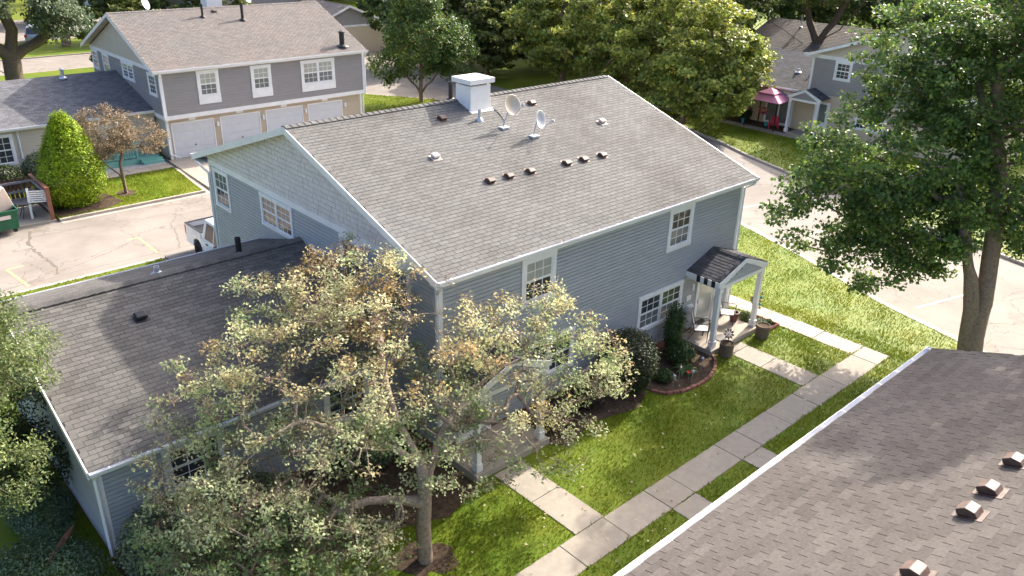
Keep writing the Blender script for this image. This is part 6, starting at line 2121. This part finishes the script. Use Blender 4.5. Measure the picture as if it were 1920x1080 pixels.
MASS = [  # x, y, height, radius, material, label
    (36.9, 19.6, 9.2, 4.7, 'mass', 'broad yellow-green maple overhanging the road bend right of the ridge end'),
    (38.2, 26.0, 10.0, 5.0, 'mass', 'yellow-green maple behind the right end of the roof ridge'),
    (39.0, 33.5, 9.6, 4.6, 'mass', 'yellow-green maple right of the white chimney behind the ridge'),
    (36.8, 40.5, 6.4, 3.0, 'mass2', 'small olive tree directly behind the white chimney'),
    (44.5, 41.5, 11.0, 4.8, 'mass2', 'tall olive tree behind the small tree above the chimney'),
    (47.5, 29.5, 11.5, 5.4, 'mass', 'tall yellow-green tree in the second row behind the ridge'),
    (52.5, 36.5, 12.0, 5.4, 'mass2', 'tall olive tree in the back row above the two dishes'),
    (35.0, 49.0, 9.5, 3.6, 'far', 'dark tree between the pear tree and the tan far garage'),
    (52.0, 50.0, 12.0, 5.6, 'far', 'dark back-row tree at the top edge above the chimney'),
    (62.0, 44.0, 13.0, 6.0, 'far', 'dark back-row tree at the top edge right of centre'),
    (59.0, 33.0, 12.5, 5.0, 'far', 'dark tree left of the low far roof at the upper right'),
    (43.5, 62.0, 11.0, 4.8, 'far', 'dark far tree beyond the tan garage'),
    (66.0, 56.0, 13.0, 6.0, 'far', 'far dark tree closing the top edge in the middle'),
    (22.0, 60.0, 8.0, 3.4, 'mass2', 'olive tree behind the right end of the tan roof ridge'),
    (13.0, 58.0, 7.4, 3.2, 'mass2', 'olive tree behind the middle of the tan roof ridge'),
    (20.0, 96.0, 10.0, 4.5, 'far', 'dark tree behind the white parked car'),
    (8.0, 98.0, 11.0, 4.8, 'far', 'dark tree left of the white parked car in the distance'),
    (-2.0, 92.0, 11.0, 5.0, 'far', 'dark far tree at the upper left corner'),
    (28.0, 92.0, 10.0, 4.5, 'mass2', 'olive far tree above the left gable of the tan roof'),
    (-4.0, 62.0, 9.5, 4.0, 'mass2', 'olive tree left of the thick-limbed tree at the upper left'),
    (20.5, 77.5, 9.0, 3.4, 'far', 'dark tree on the sunlit strip behind the left gable of the taupe house'),
    (87.0, 30.0, 15.0, 7.0, 'far', 'far dark tree filling the gap beside the forked tree'),
    (69.0, 11.0, 14.0, 5.5, 'far', 'dark far tree behind the gable of the right house'),
    (90.0, 8.0, 15.0, 7.0, 'far', 'far dark tree at the top edge right of the forked tree'),
    (41.0, 47.5, 9.0, 3.8, 'mass2', 'olive tree behind the pear tree'),
    (75.0, 33.0, 14.0, 6.0, 'far', 'far dark tree behind the low brown roof'),
    (80.0, 20.0, 14.0, 6.5, 'far', 'far dark tree behind the forked tree at the upper right'),
]
for i, (x, y, h, r, m, lb) in enumerate(MASS):
    k = 1.0 if i < 3 else .8
    zc = h * .56
    L_ = [(x, y, zc, r * .86, r * .86, h * .40, int(105 * k)), (x - r * .45, y - r * .4, zc * .72, r * .55, r * .55, h * .26, int(52 * k)), (x + r * .35, y - r * .5, zc * .75, r * .55, r * .55, h * .26, int(46 * k)),
          (x + r * .2, y + r * .2, h * .82, r * .55, r * .55, h * .2, int(50 * k)), (x - r * .5, y + r * .35, zc * .9, r * .5, r * .5, h * .25, int(40 * k))]
    dist = project((x, y, 4))[2]
    if i == 0:
        L_ += [(35.6, 16.2, 2.9, 2.3, 2.0, 2.0, 80), (37.4, 15.9, 4.6, 2.4, 1.8, 1.8, 60), (34.2, 18.5, 3.0, 2.2, 2.2, 2.0, 60)]
    tree('maple_tree' if m == 'mass' else 'broadleaf_tree', lb, [(x, y, -.05), (x + .05, y, h * .22), (x, y + .05, h * .45)], L_, .2 + .012 * h, LEAF[m], per=74, size=.0046 * dist, spread=r * .15, flat=.5, up=.9, rtip=.015, seed=70 + i, shell=.55, step=.8, group='trees behind the houses', aspect=.75)
tree('forked_tree', 'thick forked tree in front of the low brown roof at the upper right', [(59.5, 22.5, -.05), (59.5, 22.5, 1.5), (59.5, 22.4, 3.2)],
     [(59, 24, 9.2, 4.5, 4.5, 2.2, 120), (60, 19, 9.5, 3.5, 3.5, 2.2, 80), (57, 22, 8.0, 2.5, 3, 1.2, 40)], .40, LEAF['mass2'], per=80, size=.30, spread=.9, rtip=.03, bark='bark_dark', seed=95, shell=.3, step=.8,
     extra=[[(59.5, 22.4, 2.4), (58.6, 24.2, 3.6), (57.9, 25.9, 4.6), (57.5, 27.2, 5.4)], [(59.5, 22.4, 3.2), (59.3, 23.4, 5.0), (58.8, 24.2, 7.5)], [(59.5, 22.4, 3.2), (59.6, 21.2, 5.2), (59.7, 20.4, 7.5)], [(59.5, 22.4, 3.0), (59.5, 20.6, 4.6), (59.6, 19.0, 6.8)]])
# a belt of trees far behind that reads as one mass
rng = np.random.default_rng(99)
PP, NN = [], []
for k in range(150):
    a = rng.uniform(0, 1)
    x, y = (-30 + 230 * a, 190 - 175 * a)
    x += rng.normal(0, 9)
    y += rng.normal(0, 9)
    h = rng.uniform(11, 17)
    n = 520
    d = rng.normal(0, 1, (n, 3))
    d /= np.linalg.norm(d, axis=1, keepdims=True)
    q = np.array([x, y, h * .52]) + d * np.array([5.5, 5.5, h * .5]) * rng.uniform(.6, 1.05, (n, 1))
    PP.append(q)
    NN.append(d + rng.normal(0, .5, d.shape) + np.array([0, 0, .4]))
V, F = leaf_cloud(np.concatenate(PP), np.concatenate(NN), 1.0, .8, rng)
o = link('far_woods', npmesh('far_woods', V, F, LEAF['far']))
tag(o, 'belt of dark trees closing the view far behind the houses', 'trees')
o['kind'] = 'stuff'

# flowers by the gazebo
for k, (x, y, z, lb) in enumerate(((39.75, 16.45, 1.35, 'hanging basket with magenta flowers at the left gazebo post'), (39.75, 15.1, 1.3, 'hanging basket with magenta and yellow flowers in front of the patio door'))):
    t = thing('hanging_basket', lb, 'flower basket', (x, y, z), 0, 'flower baskets under the gazebo')
    B().lathe((0, 0, -.1), [(.08, -.12), (.19, 0)], 12).ob('basket', MT['fencewood'], t)
    B().tube([(0, 0, 0), (0, 0, .68)], .008, 5).ob('hanger', MT['black'], t)
    rg = np.random.default_rng(200 + k)
    d = rg.normal(0, 1, (420, 3)); d /= np.linalg.norm(d, axis=1, keepdims=True)
    V, F = leaf_cloud(d * np.array([.32, .32, .24]), d + rg.normal(0, .4, d.shape), .09, .8, rg)
    link('flowers', npmesh('flowers', V, F, LEAF['flower']), t)
bush('garden_shrub', 'dark potted shrub at the left of the gazebo', (40.7, 17.0, .05), (.5, .45, .6), 1600, LEAF['yew'], .12, seed=210, shell=.4)
bush('garden_shrub', 'small evergreen by the low far house at the upper right', (54.5, 26.5, 0), (1.4, 1.4, 1.5), 2600, LEAF['yew'], .22, seed=211, shell=.5, lump=.1)
bush('garden_shrub', 'pale bush behind the ridge left of the far forked tree', (54.0, 22.5, 0), (1.2, 1.2, .9), 2000, LEAF['hedge'], .2, seed=212, shell=.5, lump=.2)


bush('thicket', 'far low thicket behind the right house at the top edge', (96, 35, 0), (11, 9, 3.6), 3600, LEAF['far'], .7, seed=213, shell=.6, lump=.15, stems=False)


# ---- grass blades on the lawns in view
def in_poly(x, y, P):
    c = np.zeros(len(x), bool)
    j = len(P) - 1
    for i in range(len(P)):
        xi, yi = P[i]
        xj, yj = P[j]
        with np.errstate(divide='ignore', invalid='ignore'):
            k = ((yi > y) != (yj > y)) & (x < (xj - xi) * (y - yi) / (yj - yi + 1e-12) + xi)
        c ^= k
        j = i
    return c


SLABS = [(-14, 15.2, -5.37, -4.45), (6.40, 7.33, -7.6, -5.37), (3.33, 4.3, -7.6, -5.37), (14.3, 15.2, -4.45, 1.3), (11.15, 12.15, -4.45, -1.4), (.85, 1.85, -4.45, -1.4),
         (.1, 13.5, -.1, 13.2), (10.4, 13.35, -1.5, 0), (.2, 3.05, -1.5, 0), (-7.7, .3, 1.5, 12.1), (13.2, 14.3, -1.78, -.1), (5.6, 18.8, 31, 43), (-13, 6, 33, 44), (.3, 5.4, 31.4, 33.3), (-1.5, 5.4, 30.2, 31.95), (41, 56, .5, 27), (40, 42, 10.9, 18.6), (39.3, 40.25, 6.4, 24.1)]
BEDS = [[(7.1, 0), (7.15, -1.2)] + [(a, b - .06) for a, b in arc] + [(10.6, 0)], [(2.98, 0), (7.1, 0), (7.1, -1.5), (6.2, -1.9), (4.6, -1.5), (3.4, -1.85), (2.98, -1.6)],
        [(-7.6, 1.74), (.3, 1.74), (.3, -.6), (.25, -1.6), (-1.0, -2.0), (-2.5, -1.4), (-5, -1.0), (-7.4, -.6)], [(-1.85, 25.65), (.4, 25.65), (1.2, 26.2), (.8, 28.6), (-1.85, 29)]]


def grass(x0, x1, y0, y1, dens, h, w, poly, rng):
    n = int((x1 - x0) * (y1 - y0) * dens)
    x = rng.uniform(x0, x1, n)
    y = rng.uniform(y0, y1, n)
    ok = in_poly(x, y, poly)
    for a, b, c, d in SLABS:
        ok &= ~((x > a + .03) & (x < b - .03) & (y > c + .03) & (y < d - .03))
    for P in BEDS:
        ok &= ~in_poly(x, y, P)
    ok &= ((x + 2.3) ** 2 + (y + 2.75) ** 2) > .42 * rng.uniform(.4, 1.6, n)
    ok &= ((x - 1.74) ** 2 + (y - 27.33) ** 2) > .28
    d = np.stack([x, y, np.zeros(n)], 1) - CP
    zc = d @ _f
    px = 960 + CF * (d @ CR) / zc
    py = 540 - CF * (d @ CU) / zc
    ok &= (px > -80) & (px < 2000) & (py > -40) & (py < 1180)
    # bare and thick patches
    pat = np.sin(x * 1.7 + np.sin(y * 1.1) * 2) * np.sin(y * 1.9 + np.sin(x * .8) * 2)
    ok &= rng.uniform(0, 1, n) < .72 + .28 * pat
    x, y, pat = x[ok], y[ok], pat[ok]
    n = len(x)
    a = rng.uniform(0, 2 * math.pi, n)
    hh = h * rng.uniform(.55, 1.35, n) * (1 + .25 * pat)
    ww = w * rng.uniform(.6, 1.3, n)
    lx, ly = rng.normal(0, .5, n) * hh, rng.normal(0, .5, n) * hh
    V = np.empty((n, 3, 3))
    V[:, 0] = np.stack([x - np.cos(a) * ww, y - np.sin(a) * ww, np.full(n, -.004)], 1)
    V[:, 1] = np.stack([x + np.cos(a) * ww, y + np.sin(a) * ww, np.full(n, -.004)], 1)
    V[:, 2] = np.stack([x + lx, y + ly, hh], 1)
    return V.reshape(-1, 3)


rng = np.random.default_rng(123)
GV = [grass(-8, 16, -8.5, 0.3, 620, .06, .014, LAWN1, rng), grass(13.3, 27, -9, 18, 330, .065, .018, LAWN1, rng), grass(-11, .3, 12, 18.1, 260, .07, .02, LAWN1, rng),
      grass(-8.5, -7, -4, 8, 300, .06, .016, LAWN1, rng), grass(-2, 6, 25.4, 31, 300, .07, .022, LAWN2, rng), grass(18.7, 28.5, 27, 41, 130, .07, .03, LAWN2, rng), grass(27, 42, -8, 25, 100, .08, .035, LAWN3, rng)]
V = np.concatenate(GV)
o = link('lawn_grass', npmesh('lawn_grass', V, np.arange(len(V)).reshape(-1, 3), MT['blade']))
tag(o, 'short green and yellow grass covering the lawns round the houses', 'grass')
o['kind'] = 'stuff'
# fallen leaves on the lawn, the walk and the kerb
n = 900
x = rng.uniform(-3, 24, n)
y = rng.uniform(-7.5, 8, n)
ok = (in_poly(x, y, LAWN1)) & ~((x > .1) & (x < 13.5) & (y > -.2))
ok &= ~((x < .4) & (y > 1.4))
z = np.full(n, .035)
for a, b, c, d in SLABS[:6]:
    z[(x > a) & (x < b) & (y > c) & (y < d)] = .032
P = np.stack([x, y, z + rng.uniform(0, .02, n)], 1)[ok]
V, F = leaf_cloud(P, rng.normal(0, .25, P.shape) + np.array([0, 0, 1.0]), .075, .7, rng)
o = link('fallen_leaves', npmesh('fallen_leaves', V, F, LEAF['litter']))
tag(o, 'scattered pale fallen leaves on the grass and walk', 'leaves')
o['kind'] = 'stuff'
